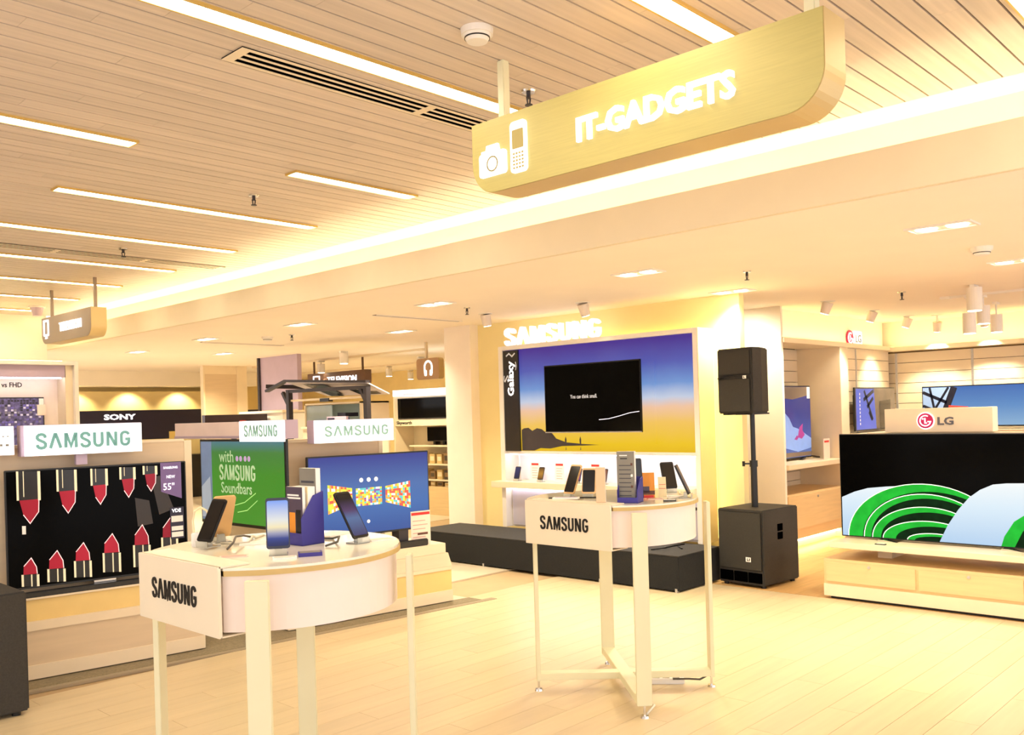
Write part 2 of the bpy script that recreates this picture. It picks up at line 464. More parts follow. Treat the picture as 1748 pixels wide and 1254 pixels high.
sprinkler(5.71, 3.11, ZS, 'sprinkler in the white soffit between two twin downlights near the column', 1.1)
sprinkler(7.92, 2.86, ZS, 'sprinkler in the white soffit beside the row of white spot lamps', 1.2)
sprinkler(5.52, 5.73, ZS, 'sprinkler in the white soffit left of the leftmost white spot lamp', 1.1)
sprinkler(5.59, 8.6, ZS, 'small far sprinkler in the white soffit at the left', 1.2)
def detector(x, y, z, label, s=1.0):
    t = T('smoke_detector', label, 'smoke detector', (x, y, z), 0, 'smoke detectors')
    B().cyl((0, 0, -.022 * s), .056 * s, .022 * s, n=28, r2=.058 * s).obj('base', WHITE, t)
    B().cyl((0, 0, -.045 * s), .036 * s, .023 * s, n=28, r2=.05 * s).obj('chamber', WHITE, t)
    B().cyl((0, 0, -.034 * s), .0455 * s, .004 * s, n=28).obj('slot', BLACK, t)
detector(2.243, 2.237, ZC, 'cream smoke detector on the wood ceiling above the sign post')
detector(6.06, 1.70, ZS, 'smoke detector on the white soffit at the right', 1.1)
detector(5.5, 8.95, ZS, 'small far smoke detector on the white soffit', 1.1)
def twin(x, y, label, lit=True, e=1.0):
    t = T('twin_downlight', label, 'downlight', (x, y, ZS), 0, 'twin recessed downlights in the soffit')
    b = B(); b.box(-.09, .09, -.17, -.155, -.010, 0); b.box(-.09, .09, .155, .17, -.010, 0)
    b.box(-.09, -.075, -.155, .155, -.010, 0); b.box(.075, .09, -.155, .155, -.010, 0)
    b.obj('trim', WHITE, t)
    box('backplate', (-.075, .075, -.155, .155, -.003, -.0005), PLASTER, t)
    for s in (-1, 1): B().cyl((0, s * .08, -.008), .055, .005, n=24).obj('lamp', LAMPD, t)
    lamp_point('downlight_lamp', 'SPOT', (x, y, ZS - .02), L_DOWN * e, WARMW, .07, spot=130, blend=.9)
DL = [(5.15, 1.64, 'twin downlight in the soffit nearest the top right, both lamps large'), (6.85, 1.70, 'twin downlight in the soffit cut by the right edge of the picture'),
      (5.12, 3.61, 'twin downlight in the soffit below the middle of the gold sign'), (6.58, 3.72, 'twin downlight in the soffit close to the column beside the loudspeaker'),
      (5.09, 5.67, 'twin downlight in the soffit left of a sprinkler, before the display wall'), (6.41, 7.71, 'twin downlight in the soffit near the pillar above the far wall unit'),
      (5.06, 7.63, 'twin downlight in the soffit left of the long slot and beyond the first row'), (5.05, 9.49, 'twin downlight in the soffit right of the small hanging sign'),
      (6.33, 11.43, 'far twin downlight in the soffit above the dark header boards'), (5.19, 11.57, 'far twin downlight in the soffit at the left end')]
for x, y, l in DL: twin(x, y, l)
def gimbal(x, y, z, tilt, rz, label, e=30, group='white gimbal spot lamps', stem=0.0):
    t = T('spot_lamp', label, 'spot lamp', (x, y, z), rz, group)
    B().cyl((0, 0, -.006), .062, .006, n=24, r2=.066).obj('ring', WHITE, t)
    if stem: B().cyl((0, 0, -stem - .01), .012, stem + .01, n=10).obj('stem', WHITE, t)
    h = B(); h.cyl((0, 0, -.105), .040, .105, n=24, r2=.05)
    h.obj('housing', M('spot_white', (.90, .84, .78), .5), t, loc=(0, 0, -.012 - stem), rot=(R(tilt), 0, 0))
    B().cyl((0, 0, -.109), .034, .004, n=20).obj('lens', LAMPD, t, loc=(0, 0, -.012 - stem), rot=(R(tilt), 0, 0))
    if e:
        rm = Matrix.Rotation(R(rz), 4, 'Z') @ Matrix.Rotation(R(tilt), 4, 'X')
        p = Vector((x, y, z - .012 - stem)) + rm @ Vector((0, 0, -.12))
        lamp_point('spot_beam', 'SPOT', p, e, WARMW, .03, rot=rm.to_euler(), spot=75, blend=.7)
gimbal(5.99, 5.97, ZS, 12, -90, 'white spot lamp left of the glowing maker name over the display wall', 4)
gimbal(6.11, 4.90, ZS, 22, -90, 'white tilted spot lamp above the end of the glowing maker name', 4)
gimbal(8.0, 3.55, ZS, 20, 0, 'white spot lamp nearest the column, first of the row at the right')
gimbal(9.22, 3.62, ZS, 20, 0, 'second white spot lamp of the row before the slatted wall')
gimbal(10.2, 3.62, ZS, 20, 0, 'third white spot lamp of the row before the slatted wall', stem=.01)
gimbal(10.45, 3.4, ZS, 20, -60, 'fourth white spot lamp, in the corner of the slatted walls', stem=.06)
gimbal(10.4, 2.92, ZS, 20, -90, 'fifth white spot lamp, before the right slatted wall', stem=.05)
lamp_point('column_wash', 'SPOT', (7.35, 4.35, 2.30), 30, WARMW, .05, rot=(0, R(-35), 0), spot=120, blend=.8)
def track_head(x, y, z, drop, label, hz=.11, r=.045, e=0, tilt=0, rz=0, group='cylinder track heads'):
    t = T('track_light', label, 'track light', (x, y, z), rz, group)
    box('adapter', (-.06, .06, -.018, .018, -.022, 0), WHITE, t)
    B().cyl((0, 0, -drop), .008, drop - .02, n=8).obj('stem', WHITE, t)
    B().cyl((0, 0, -hz), r, hz, n=20).obj('housing', WHITE, t, loc=(0, 0, -drop), rot=(R(tilt), 0, 0))
    B().cyl((0, 0, -hz - .003), r * .85, .004, n=20).obj('lens', LAMPD, t, loc=(0, 0, -drop), rot=(R(tilt), 0, 0))
    if e: lamp_point('track_beam', 'SPOT', (x, y, z - drop - hz - .02), e, WARMW, .04, rot=(R(tilt), 0, R(rz)), spot=90, blend=.8)
track_head(8.0, 2.31, ZS, .02, 'white cylinder track head closest to the right edge, mounted highest', .19, .06, 12)
track_head(8.6, 2.53, ZS - .022, .15, 'white cylinder track head hanging second in the cluster at the right', .18, .055)
track_head(8.8, 2.47, ZS, .10, 'white cylinder track head at the middle of the cluster at the right', .16, .055, 12)
track_head(9.6, 2.58, ZS, .12, 'white cylinder track head lowest and farthest in the cluster at the right', .17, .055)
tr = T('light_track', 'thin white ceiling track at the right holding cylinder heads', 'light track', (8.65, 2.2, ZS))
box('rail', (-.015, .015, -1.2, .5, -.02, 0), WHITE, tr); box('feed', (-.03, .03, .5, .58, -.024, 0), WHITE, tr)
for k, (x, y, d, l) in enumerate([(7.34, 10.05, .03, 'white track head hanging right in front of the lilac panel'), (9.12, 10.52, .03, 'white track head left of the hanging headphone sign'),
        (8.23, 11.87, .05, 'white track head above the left end of the brown hanging sign'), (10.34, 13.89, .06, 'far white track head behind the brown hanging sign'),
        (10.3, 12.76, .04, 'far white track head above the right end of the brown sign'), (11.6, 13.7, .04, 'farthest white track head before the yellow wall')]):
    track_head(x, y, ZS - .032, d, l, .14, .06, 16 if k > 1 else 10, group='track heads in the far part of the shop')
for k, (x, y0, y1, l) in enumerate([(8.3, 9.6, 14.0, 'near ceiling track over the far part of the shop'), (10.3, 11.0, 16, 'far ceiling track over the far part of the shop')]):
    t = T('light_track', l, 'light track', (x, y0, ZS)); box('rail', (-.02, .02, 0, y1 - y0, -.03, 0), CREAM, t); box('feed', (-.03, .03, -.1, 0, -.035, 0), CREAM, t)
def slot(x0, x1, y, label):
    t = T('slot_diffuser', label, 'air vent', (x0, y, ZS), 0, 'thin slots in the soffit')
    box('slot', (0, x1 - x0, -.025, .025, -.004, -.001), M('slot_grey', (.55, .47, .44), .7), t)
    b = B(); b.box(0, x1 - x0, -.033, -.025, -.008, 0); b.box(0, x1 - x0, .025, .033, -.008, 0); b.obj('frame', WHITE, t)
slot(5.17, 6.25, 6.59, 'thin air slot in the soffit left of the display wall')
slot(5.2, 6.3, 9.9, 'thin far air slot in the soffit above the dark header boards')
t = T('dome_camera', 'small violet-grey camera under the wood ceiling at far left', 'camera', (3.7, 10.75, ZC))
B().cyl((0, 0, -.02), .09, .02, n=24).obj('base', WHITE, t); B().cyl((0, 0, -.11), .045, .09, n=20, r2=.07).obj('housing', LILAC, t)

# ================================================================== HANGING SIGNS
def boat(wd, z0, z1, r):
    """sign outline: square top corners, rounded bottom corners"""
    return [(-wd / 2, z1)] + arc(-wd / 2 + r, z0 + r, r, 180, 270, 10) + arc(wd / 2 - r, z0 + r, r, 270, 360, 10) + [(wd / 2, z1)]
t = T('hanging_sign', 'large gold hanging sign with white glowing letters, camera and phone icons', 'sign', (2.45, 1.78, 2.235), -90)
sb = B(); o = boat(1.41, 0, .278, .12)
sb.prism(o, .0, .14); bd = sb.obj('body', GOLDE, t, bevel=.001)
fp = B().prism(boat(1.406, .002, .276, .118), -.004, 0).obj('face_panel', GOLDS, t)
text(t, 'IT-GADGETS', .61, .085, .125, .135, -.004, .012, LWHITE, bold=.028)
b = B(); b.prism(rrect(-.658, -.520, .062, .150, .012), -.014, -.004); b.prism([(-.625, .150), (-.618, .178), (-.56, .178), (-.553, .150)], -.014, -.004)
b.prism([(-.645, .152), (-.645, .16), (-.628, .16), (-.628, .152)], -.014, -.004)
b.obj('camera_icon', LWHITE, t)
b = B(); ring = []
Lf, Rt = ribbon(arc(-.588, .106, .027, 0, 360, 24), .006)
for i in range(24): b.prism([tuple(q) for q in (Lf[i], Lf[i + 1], Rt[i + 1], Rt[i])], -.0155, -.0139)
b.obj('lens_ring', M('icon_line', (.62, .58, .40), .5), t)
b = B(); b.prism(rrect(-.494, -.416, .048, .236, .016), -.014, -.004); b.obj('phone_icon', LWHITE, t)
b = B(); b.prism(rrect(-.483, -.427, .135, .205, .004), -.0155, -.0139)
for i in range(4):
    for j in range(5): b.prism(rrect(-.481 + i * .0145, -.471 + i * .0145, .062 + j * .013, .069 + j * .013, .002, 2), -.0155, -.0139)
b.obj('phone_screen_and_keys', M('icon_gap', (.70, .63, .36), .5), t)
for px_ in (-.60, .635):
    box('post', (px_ - .012, px_ + .022, .05, .085, .278, ZC - 2.235), WHITEM, t, .003)
t = T('hanging_sign', 'small grey hanging sign with a screen icon near the left edge', 'sign', (3.33, 8.95, 2.215), -90)
B().prism(boat(1.2, 0, .26, .10), 0, .14).obj('body', GOLDE, t)
B().prism(boat(1.196, .002, .258, .098), -.004, 0).obj('face_panel', GREYS, t)
text(t, 'TELEVISION', .52, .085, .13, .135, -.004, .01, LWHITE, bold=.012)
b = B()
Lf, Rt = ribbon([(-.53, .085), (-.53, .225), (-.42, .225), (-.42, .085), (-.53, .085)], .018)
for i in range(4): b.prism([tuple(q) for q in (Lf[i], Lf[i + 1], Rt[i + 1], Rt[i])], -.012, -.004)
b.prism([(-.50, .05), (-.45, .05), (-.465, .078), (-.485, .078)], -.012, -.004); b.obj('screen_icon', LWHITE, t)
for px_ in (-.50, .55): box('post', (px_ - .012, px_ + .012, .05, .075, .26, ZC - 2.215), GREYS, t)

# ================================================================== MAKER DISPLAY WALL
S = T('display_wall_unit', 'large framed wall display with sunset mural and lit phone shelf', 'display unit', (6.42, 5.11, 0), -90)
fr = CREAM
b = B(); b.box(-1.13, -1.075, 0, .24, .28, 2.06); b.box(1.10, 1.148, 0, .24, .28, 2.06); b.box(-1.075, 1.10, 0, .24, 2.02, 2.06)
b.box(-1.075, 1.10, .03, .24, 1.01, 1.03); b.obj('frame', WHITE, S, .003)
box('side_panel', (1.148, 1.152, .002, .24, .28, 2.06), YELM, S)
MUR = MG('sunset_mural', [(0, (.93, .74, .10)), (.10, (.97, .80, .12)), (.28, (.99, .80, .38)), (.42, (.98, .80, .66)), (.50, (.80, .84, .92)), (.62, (.47, .62, .86)), (.80, (.35, .38, .72)), (1, (.30, .20, .58))], 'Z', 1.03, 2.02, .9, .35, .05)
box('mural', (-1.075, 1.10, .04, .06, 1.03, 2.02), MUR, S)
box('mural_wing', (-.82, .70, .025, .039, 1.10, 1.81), MUR, S)
rk = B()
rk.flat([(-.86, 1.035), (-.86, 1.235), (-.83, 1.25), (-.77, 1.255), (-.72, 1.225), (-.66, 1.25), (-.60, 1.24), (-.56, 1.215), (-.50, 1.225), (-.46, 1.19), (-.42, 1.15), (-.30, 1.115), (-.10, 1.10), (.09, 1.092), (-.10, 1.085), (-.35, 1.08), (-.50, 1.055), (-.62, 1.06), (-.70, 1.035)], .0235)
for mx in (-.304, -.129):
    rk.flat([(mx - .008, 1.10), (mx - .012, 1.14), (mx, 1.17), (mx + .010, 1.14), (mx + .008, 1.10)], .0233)
    rk.flat([(mx - .006, 1.045), (mx, 1.08), (mx + .006, 1.045)], .0233)
rk.obj('rock_silhouette', M('silhouette_print', (.22, .19, .20), .5, emit=.1), S)
sl = B(); sl.box(-1.075, -.875, .012, .03, 1.03, 2.015); sl.obj('black_banner', M('banner_black', (.12, .11, .12), .25, noise=.15), S)
text(S, 'Galaxy', .34, .105, -.965, 1.74, .012, .004, LWHITE, bold=.02, turn=1)
text(S, 'S', .07, .07, -1.035, 1.74, .012, .003, M('banner_grey', (.75, .75, .76), .5, emit=.3), turn=1, name='small_lettering')
b = B()
Lf, Rt = ribbon([(-1.03, 1.96), (-.99, 1.985), (-.95, 1.955), (-.91, 1.985)], .014)
for i in range(3): b.flat([tuple(q) for q in (Lf[i], Lf[i + 1], Rt[i + 1], Rt[i])], .009)
Lf, Rt = ribbon([(-.905, 1.90), (-.895, 1.86), (-.905, 1.82)], .01)
for i in range(2): b.flat([tuple(q) for q in (Lf[i], Lf[i + 1], Rt[i + 1], Rt[i])], .009)
b.obj('banner_swirl', M('banner_grey', (.75, .75, .76)), S)
# phone shelf: niche, counter, lower doors
b = B(); b.box(-1.075, 1.10, .20, .22, .72, 1.01); b.box(-1.075, 1.10, .03, .2, 1.0, 1.01); b.obj('niche_back', M('niche_white', (.94, .93, .96), .4), S)
box('niche_light', (-1.05, 1.08, .05, .07, .992, 1.0), LEDN, S)
box('shelf', (-1.19, 1.10, -.09, .24, .675, .735), CREAM, S, .003)
box('lower_carcass', (-1.075, 1.10, .09, .24, .28, .675), WHITE, S)
for k in range(4):
    x0 = -1.05 + k * .54
    d = box('door', (x0, x0 + .53, .07, .089, .30, .64), M('silver_door', (.80, .78, .84), .35, metal=.35, noise=.03), S)
    B().cyl((x0 + .48, .062, .56), .013, .009, 'y', 12).obj('knob', BLACK, d)
box('door_light', (-1.05, 1.08, .03, .045, .66, .674), LEDN, S)
b = B(); b.box(-1.13, 1.14, .245, .262, 2.03, 2.05); b.box(1.12, 1.14, .245, .262, .3, 2.03); b.box(-1.12, -1.10, .245, .262, .3, 2.03)
b.obj('halo_light', M('halo_led_glow', (1, .88, .50), .4, emit=2.6, noise=0, lamp=True), S)
# glowing name on top of the frame
nm = T('channel_letters', 'white glowing block letters standing on top of the mural frame', 'sign', (6.52, 5.645, 2.06), -90)
maker_word(nm, 1.20, .165, 0, .098, .05, .06, M('channel_letter_white', (1, .98, 1), .4, emit=.75, noise=0), bold=.17, name='lettering')
box('rail', (-.62, .62, -.005, .045, 0, .012), WHITE, nm)
# screen on the mural
def tv(parent_name, label, loc, rz, wd, z0, z1, pic, stand=None, bez=.012, group=None, depth=.05, picname='screen'):
    t = T(parent_name, label, 'television', loc, rz, group)
    b = B(); b.box(-wd / 2, wd / 2, 0, depth * .4, z0, z1); b.box(-wd / 2 + .06, wd / 2 - .06, depth * .4, depth, z0 + .05, z1 - .08)
    b.obj('casing', BLACK, t, .003)
    box(picname, (-wd / 2 + bez, wd / 2 - bez, -.002, .001, z0 + bez * 1.4, z1 - bez), pic, t)
    return t
t = tv('wall_television', 'black wall television with a small line of white text over the mural', (6.385, 5.06, 0), -90, 1.10, 1.205, 1.835, GLOSS, depth=.045)
text(t, 'You can think small.', .31, .035, -.08, 1.535, -.0025, .0006, M('screen_text', (.8, .8, .82), .5, emit=.7), name='screen_text')
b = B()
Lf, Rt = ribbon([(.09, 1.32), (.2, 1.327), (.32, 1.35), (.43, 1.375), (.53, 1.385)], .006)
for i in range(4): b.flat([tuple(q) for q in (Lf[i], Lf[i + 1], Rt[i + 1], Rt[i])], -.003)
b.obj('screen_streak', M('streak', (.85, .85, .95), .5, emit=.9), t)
box('bezel_strip', (-.55, .55, -.0035, -.0005, 1.205, 1.214), SILVER, t)

# ---- black stage in front
t = T('stage_platform', 'long low black carpeted platform before the display wall', 'platform', (5.81, 5.0, 0), -90)
box('body', (-1.85, 1.196, 0, .6, .012, .272), BLACKC, t, .004); box('top_carpet', (-1.85, 1.196, 0, .6, .272, .28), BLACKT, t)
for q in ((1.18, .012), (.45, .0), (-.9, .0)): box('corner_bracket', (q[0] - .02, q[0], -.004, .02, .0, .03), SILVER, t)

# ================================================================== LOUDSPEAKERS
def subwoofer(loc, rz, label):
    t = T('subwoofer', label, 'loudspeaker', loc, rz, 'black subwoofers')
    b = B(); b.box(-.205, .205, 0, .50, .02, .60); b.obj('cabinet', SPKB, t, .008)
    box('grille', (-.195, .195, -.012, .0, .135, .585), GRILLE, t, .006)
    for k in range(3):
        box('port', (-.19 + k * .129, -.068 + k * .129, -.006, .002, .04, .118), M('port_black', (.01, .01, .01), .95, spec=.0), t)
    for sx in (-1, 1):
        for zz in (.36, .425):
            B().box(sx * .2055 - .002, sx * .2055 + .002, .20, .275, zz, zz + .055).obj('handle_recess', M('port_black', (.01, .01, .01), .95, spec=.0), t, .004)
    b = B(); b.box(.055, .10, -.014, -.011, .20, .235, PAPER); b.box(.066, .072, -.0155, -.0135, .207, .228, BLACK); b.box(.072, .082, -.0155, -.0135, .207, .213, BLACK); b.box(.085, .092, -.0155, -.0135, .207, .228, BLACK)
    b.obj('badge', None, t)
    for sx in (-.17, .17):
        for sy in (.05, .45): B().cyl((sx, sy, 0), .02, .022, n=12).obj('foot', BLACK, t)
    return t
subwoofer((6.31, 3.56, 0), -95, 'black floor subwoofer with the pole rising from its top')
subwoofer((1.06, 4.985, 0), -91, 'black subwoofer cut off by the left edge of the picture')
t = T('speaker_pole', 'black pole standing on the subwoofer with a clamp knob', 'speaker pole', (6.52, 3.54, .60))
B().cyl((0, 0, 0), .026, .33, n=16).obj('lower_tube', BLACK, t); B().cyl((0, 0, .33), .019, .41, n=16).obj('upper_tube', BLACK, t)
B().cyl((0, 0, .32), .032, .05, n=16).obj('collar', BLACK, t)
b = B(); b.bar((-.02, .02, .345), (-.05, .06, .345), .012, .012); b.bar((-.05, .06, .325), (-.05, .06, .365), .016, .016); b.obj('knob', BLACK, t)
t = T('loudspeaker', 'black two-way loudspeaker mounted on top of the pole', 'loudspeaker', (6.36, 3.60, 1.335), -98)
o = [(-.165, 0), (.17, 0), (.17, .12), (.10, .30), (-.10, .30), (-.165, .12)]
B().prism(o, .012, .525, 'xy').obj('cabinet', SPKB, t, .01)
box('lower_grille', (-.15, .155, -.012, .0, .02, .285), GRILLE, t, .006); box('upper_grille', (-.15, .155, -.008, .0, .315, .505), GRILLE, t, .006)
b = B(); Lf, Rt = ribbon([(-.15, .29), (-.1, .305), (.0, .31), (.155, .312)], .012)
for i in range(3): b.prism([tuple(q) for q in (Lf[i], Lf[i + 1], Rt[i + 1], Rt[i])], -.016, .0)
b.obj('trim_curve', BLACK, t)
b = B(); b.box(.095, .125, -.019, -.014, .282, .306, PAPER); b.box(.103, .108, -.021, -.0185, .287, .30, BLACK); b.box(.108, .114, -.021, -.0185, .287, .291, BLACK); b.obj('badge', None, t)
for sx in (-.12, 0, .12): box('foot', (sx - .02, sx + .02, .03, .25, 0, .012), BLACK, t)
box('pole_socket', (-.04, .04, .12, .2, 0, .012), BLACK, t)

# ================================================================== RIGHT KIOSK (curved-leaf screen)
K = T('display_kiosk', 'low maple kiosk with two drawers under the big television', 'display unit', (6.27, 2.875, 0), -90)
box('plinth', (.04, 1.75, .03, .6, .0, .03), BLACK, K)
b = B(); b.box(0, 1.80, .012, .7, .02, .285); b.obj('carcass', MAPLE, K, .002)
for x0, x1 in ((.02, .645), (.665, 1.30), (1.32, 1.78)):
    d = box('drawer', (x0, x1, .0, .013, .125, .265), MAPLE, K, .002)
    B().cyl(((x0 + x1) / 2, -.008, .25), .010, .009, 'y', 12).obj('knob', SILVER, d)
box('base_board', (.0, 1.80, .004, .013, .02, .105), CREAM, K)
for q in (.35, 1.4): box('spacer', (q - .05, q + .05, .25, .55, .285, .372), CREAM, K)
box('shelf', (.06, 1.80, -.02, .62, .372, .412), CREAM, K, .003)
box('back_panel', (.2, 1.5, .36, .40, .412, 1.18), CREAM, K)
t = T('brand_header', 'cream header box with round magenta emblem above the big television', 'sign', (6.60, 2.875, 1.185), -90)
box('body', (.345, 1.06, 0, .12, 0, .165), M('header_cream', (.95, .87, .76), .45, noise=.02), t, .002)
B().cyl((.63, -.004, .078), .060, .006, 'y', 40).obj('emblem_rim', LWHITE, t)
e = B().cyl((.63, -.008, .078), .053, .006, 'y', 40).obj('emblem', LGRED, t)
b = B()
Lf, Rt = ribbon(arc(.63, .078, .036, 60, 350, 18) + [(.645, .072)], .007)
for i in range(19): b.prism([tuple(q) for q in (Lf[i], Lf[i + 1], Rt[i + 1], Rt[i])], -.011, -.008)
Lf, Rt = ribbon([(.628, .098), (.628, .062), (.640, .062)], .008)
for i in range(2): b.prism([tuple(q) for q in (Lf[i], Lf[i + 1], Rt[i + 1], Rt[i])], -.011, -.008)
b.prism(rrect(.608, .618, .086, .096, .004, 3), -.011, -.008); b.obj('emblem_face', LWHITE, t)
text(t, 'LG', .105, .056, .762, .075, 0, .006, GREYL, bold=.03)
LEAFW = MG('leaf_white', [(0, (.72, .84, .96)), (.6, (.88, .95, 1.0)), (1, (.98, 1, 1))], 'Z', .43, .86, .95)
t = tv('television', 'big television showing green arcs and pale leaves on black', (6.50, 2.18, 0), -90, 1.30, .425, 1.175, M('tv_black_picture', (.015, .015, .015), .15, noise=.05, spec=.05), bez=.006, depth=.05)
def X2(x): return x - .695
p = B(); GRN = M('picture_green', (.10, .56, .18), .3, emit=.62, spec=.05, noise=.15, scale=14); GRD = M('picture_dark_green', (.03, .12, .06), .3, emit=.4, spec=.05, noise=.3, scale=20); LNE = M('picture_white_line', (.85, .95, .88), .3, emit=.9); LW = LEAFW
p.flat([(X2(.056), .434), (X2(.056), .712), (X2(.15), .755), (X2(.25), .785), (X2(.38), .80), (X2(.63), .82), (X2(.63), .60), (X2(.4), .434)], -.0025, LW)
zb = .434
def ell(xc, rx, rz_, n=28): return [(xc + rx * math.cos(math.pi * (1 - q / n)), zb + rz_ * math.sin(math.pi * (1 - q / n))) for q in range(n + 1)]
p.flat([(min(a, X2(1.02)), c) for a, c in ell(X2(.63), .53, .39)], -.003, GRD)
for k, (xl, rx, rz_, wl, wt) in enumerate([(.10, .53, .392, .105, .052), (.215, .43, .322, .05, .03), (.275, .375, .232, .06, .035), (.35, .31, .135, .09, .035), (.52, .18, .052, .05, .02)]):
    o_ = ell(X2(xl) + rx, rx, rz_); i_ = ell(X2(xl) + wl + rx - wl / 2, rx - wl / 2, rz_ - wt); y_ = -.0034 - k * .0004
    for q in range(26):
        if o_[q + 1][0] < X2(1.02): p.flat([o_[q], o_[q + 1], i_[q + 1], i_[q]], y_, GRN)
    Lf, Rt = ribbon(o_, .0055)
    for q in range(26):
        if o_[q + 1][0] < X2(1.02): p.flat([tuple(v) for v in (Lf[q], Lf[q + 1], Rt[q + 1], Rt[q])], y_ - .0002, LNE)
p.flat([(X2(.735), .434), (X2(.79), .55), (X2(.86), .66), (X2(.93), .745), (X2(1.0), .80), (X2(1.08), .838), (X2(1.16), .848), (X2(1.338), .855), (X2(1.338), .70), (X2(1.2), .60), (X2(1.14), .5), (X2(1.12), .434)], -.006, LW)
p.flat([(X2(1.12), .434), (X2(1.14), .5), (X2(1.2), .60), (X2(1.338), .70), (X2(1.338), .434)], -.0062, GRN)
p.flat([(X2(1.2), .434), (X2(1.25), .54), (X2(1.338), .61), (X2(1.338), .434)], -.0064, GRD)
p.obj('picture', None, t)
for sx in (-.35, .45): B().prism([(sx - .02, .412), (sx + .12, .412), (sx + .03, .425), (sx - .01, .425)], -.06, .12).obj('stand_foot', CHROME, t)
t = T('remote_card', 'small black and white card lying on the kiosk shelf', 'card', (6.29, 2.47, .412), -90)
box('card', (-.035, .035, 0, .03, 0, .006), BLACK, t); box('print', (-.028, .028, .004, .026, .006, .0066), PAPER, t)

# ================================================================== SLATTED WALLS AT THE RIGHT
s_ = 4.0 / 3.72
def zz(z): return 1.4 + (z - 1.4) * s_
LGW = struct(box('wall_right', (8.5, 10.75, 4.55, 4.7, 0, ZS), PLASTER))
struct(box('wall_right_back', (10.85, 10.95, -1.5, 4.7, 0, ZS), PLASTER))
U = T('slat_wall_bay', 'slatted display bay with a shelf and drawers beside the column', 'display unit', (8.0, 4.0, 0), 0)
JX = 1.27
box('jamb', (JX, JX + .20, 0, .55, 0, zz(1.96)), CREAM, U, .003)
b = B(); b.box(0, JX, .50, .52, .1, zz(1.97)); b.obj('back_board', M('slat_gap', (.42, .33, .22), .8), U)
zt = zz(1.955); kk = 0
for kk in range(7):
    z1 = zt - kk * .118; z0 = z1 - .112
    box('slat', (0.02, JX, .478, .50, z0, z1), CREAM, U)
for kk in range(4):
    z1 = zz(.83) - kk * .10; box('slat', (0.02, JX, .478, .50, z1 - .094, z1), CREAM, U)
box('shelf', (0, JX, -.03, .48, zz(.825), zz(.868)), CREAM, U, .003)
box('drawer_carcass', (0, JX, .02, .48, .10, zz(.60)), MAPLE, U)
d = box('drawer', (.02, JX - .02, 0, .02, .20, zz(.585)), MAPLE, U, .002); B().cyl((.65, -.008, zz(.55)), .012, .01, 'y', 12).obj('knob', SILVER, d)
box('base_light', (0, JX, .06, .075, .07, .085), LEDW, U)
box('base_board', (0, JX, .1, .12, 0, .1), CREAM, U)
b = B(); b.box(-.02, 2.75, -.02, .05, zz(1.955), zz(2.0)); b.box(0, 1.27, .05, .42, zz(1.955), zz(1.975)); b.obj('cornice', CREAM, U, .003)
box('cornice_light', (0, 2.7, .02, .04, zz(2.0) - .012, zz(2.0) + .004), LEDW, U)
box('upper_wall', (0, 2.75, .12, .16, zz(1.975), ZS), PLASTER, U)
box('bay_board', (JX + .2, 2.75, .07, .09, .1, zz(1.97)), M('slat_gap', (.42, .33, .22), .8), U)
for kk in range(13):
    z1 = zt - kk * .118; box('slat', (JX + .21, 2.73, .05, .07, z1 - .112, z1), CREAM, U)
box('upright', (1.78, 1.80, .042, .05, zz(.9), zt), SILVER, U)
box('lower_shelf', (JX + .2, 2.70, -.25, .05, zz(1.06), zz(1.10)), CREAM, U)
t = T('wall_emblem_sign', 'small round emblem sign with white letters on the upper slatted wall', 'sign', (9.90, 4.10, 2.12), 0)
B().cyl((-.11, 0, 0), .085, .012, 'y', 32).obj('emblem', LGRED, t)
b = B(); Lf, Rt = ribbon(arc(-.11, 0, .055, 60, 350, 16) + [(-.09, -.005)], .014)
for i in range(17): b.prism([tuple(q) for q in (Lf[i], Lf[i + 1], Rt[i + 1], Rt[i])], -.004, 0)
b.prism(rrect(-.118, -.108, -.03, .03, .002, 2), -.004, 0); b.obj('emblem_face', LWHITE, t)
box('letter_panel', (0, .2, .0, .012, -.075, .08), LWHITE, t); text(t, 'LG', .15, .09, .10, 0, 0, .004, GREYL, bold=.02)
FISH = MG('fish_blue', [(0, (.45, .55, .75)), (.25, (.36, .45, .78)), (.7, (.25, .28, .62)), (1, (.30, .30, .60))], 'Z', .9, 1.58, .75, wob=.2)
t = tv('television', 'television with a pink fish on blue standing in the slatted bay', (8.72, 4.28, 0), 0, .84, zz(.885), zz(1.585), FISH, bez=.01)
b = B(); PK = M('picture_pink', (.58, .20, .50), .4, emit=.6, noise=.1); PB = M('picture_pale_blue', (.46, .57, .80), .4, emit=.6, noise=.1)
z9 = zz(.885)
b.flat([(-.41, z9 + .11), (-.41, z9 + .34), (-.30, z9 + .45), (-.18, z9 + .48), (-.08, z9 + .42), (0, z9 + .33), (.15, z9 + .30), (.3, z9 + .24), (.41, z9 + .2), (.41, z9 + .1), (.1, z9 + .07), (-.2, z9 + .12)], -.003, PB)
b.flat([(.10, z9 + .22), (.14, z9 + .32), (.22, z9 + .36), (.21, z9 + .29), (.26, z9 + .24), (.19, z9 + .20)], -.004, PK)
b.flat([(.02, z9 + .20), (.08, z9 + .24), (.12, z9 + .22), (.08, z9 + .19)], -.004, PK)
b.flat([(-.41, z9 + .69), (-.41, z9 + .64), (.0, z9 + .61), (.38, z9 + .655), (.38, z9 + .74), (-.41, z9 + .74)], -.0035, M('picture_brown', (.45, .38, .32), .3, emit=.4))
b.flat([(-.41, z9 + .02), (-.41, z9 + .07), (.41, z9 + .06), (.41, z9 + .02)], -.0035, M('picture_brown', (.45, .38, .32)))
b.flat([(.33, z9 + .62), (.40, z9 + .62), (.40, z9 + .74), (.33, z9 + .74)], -.005, PAPER); b.obj('picture', None, t)
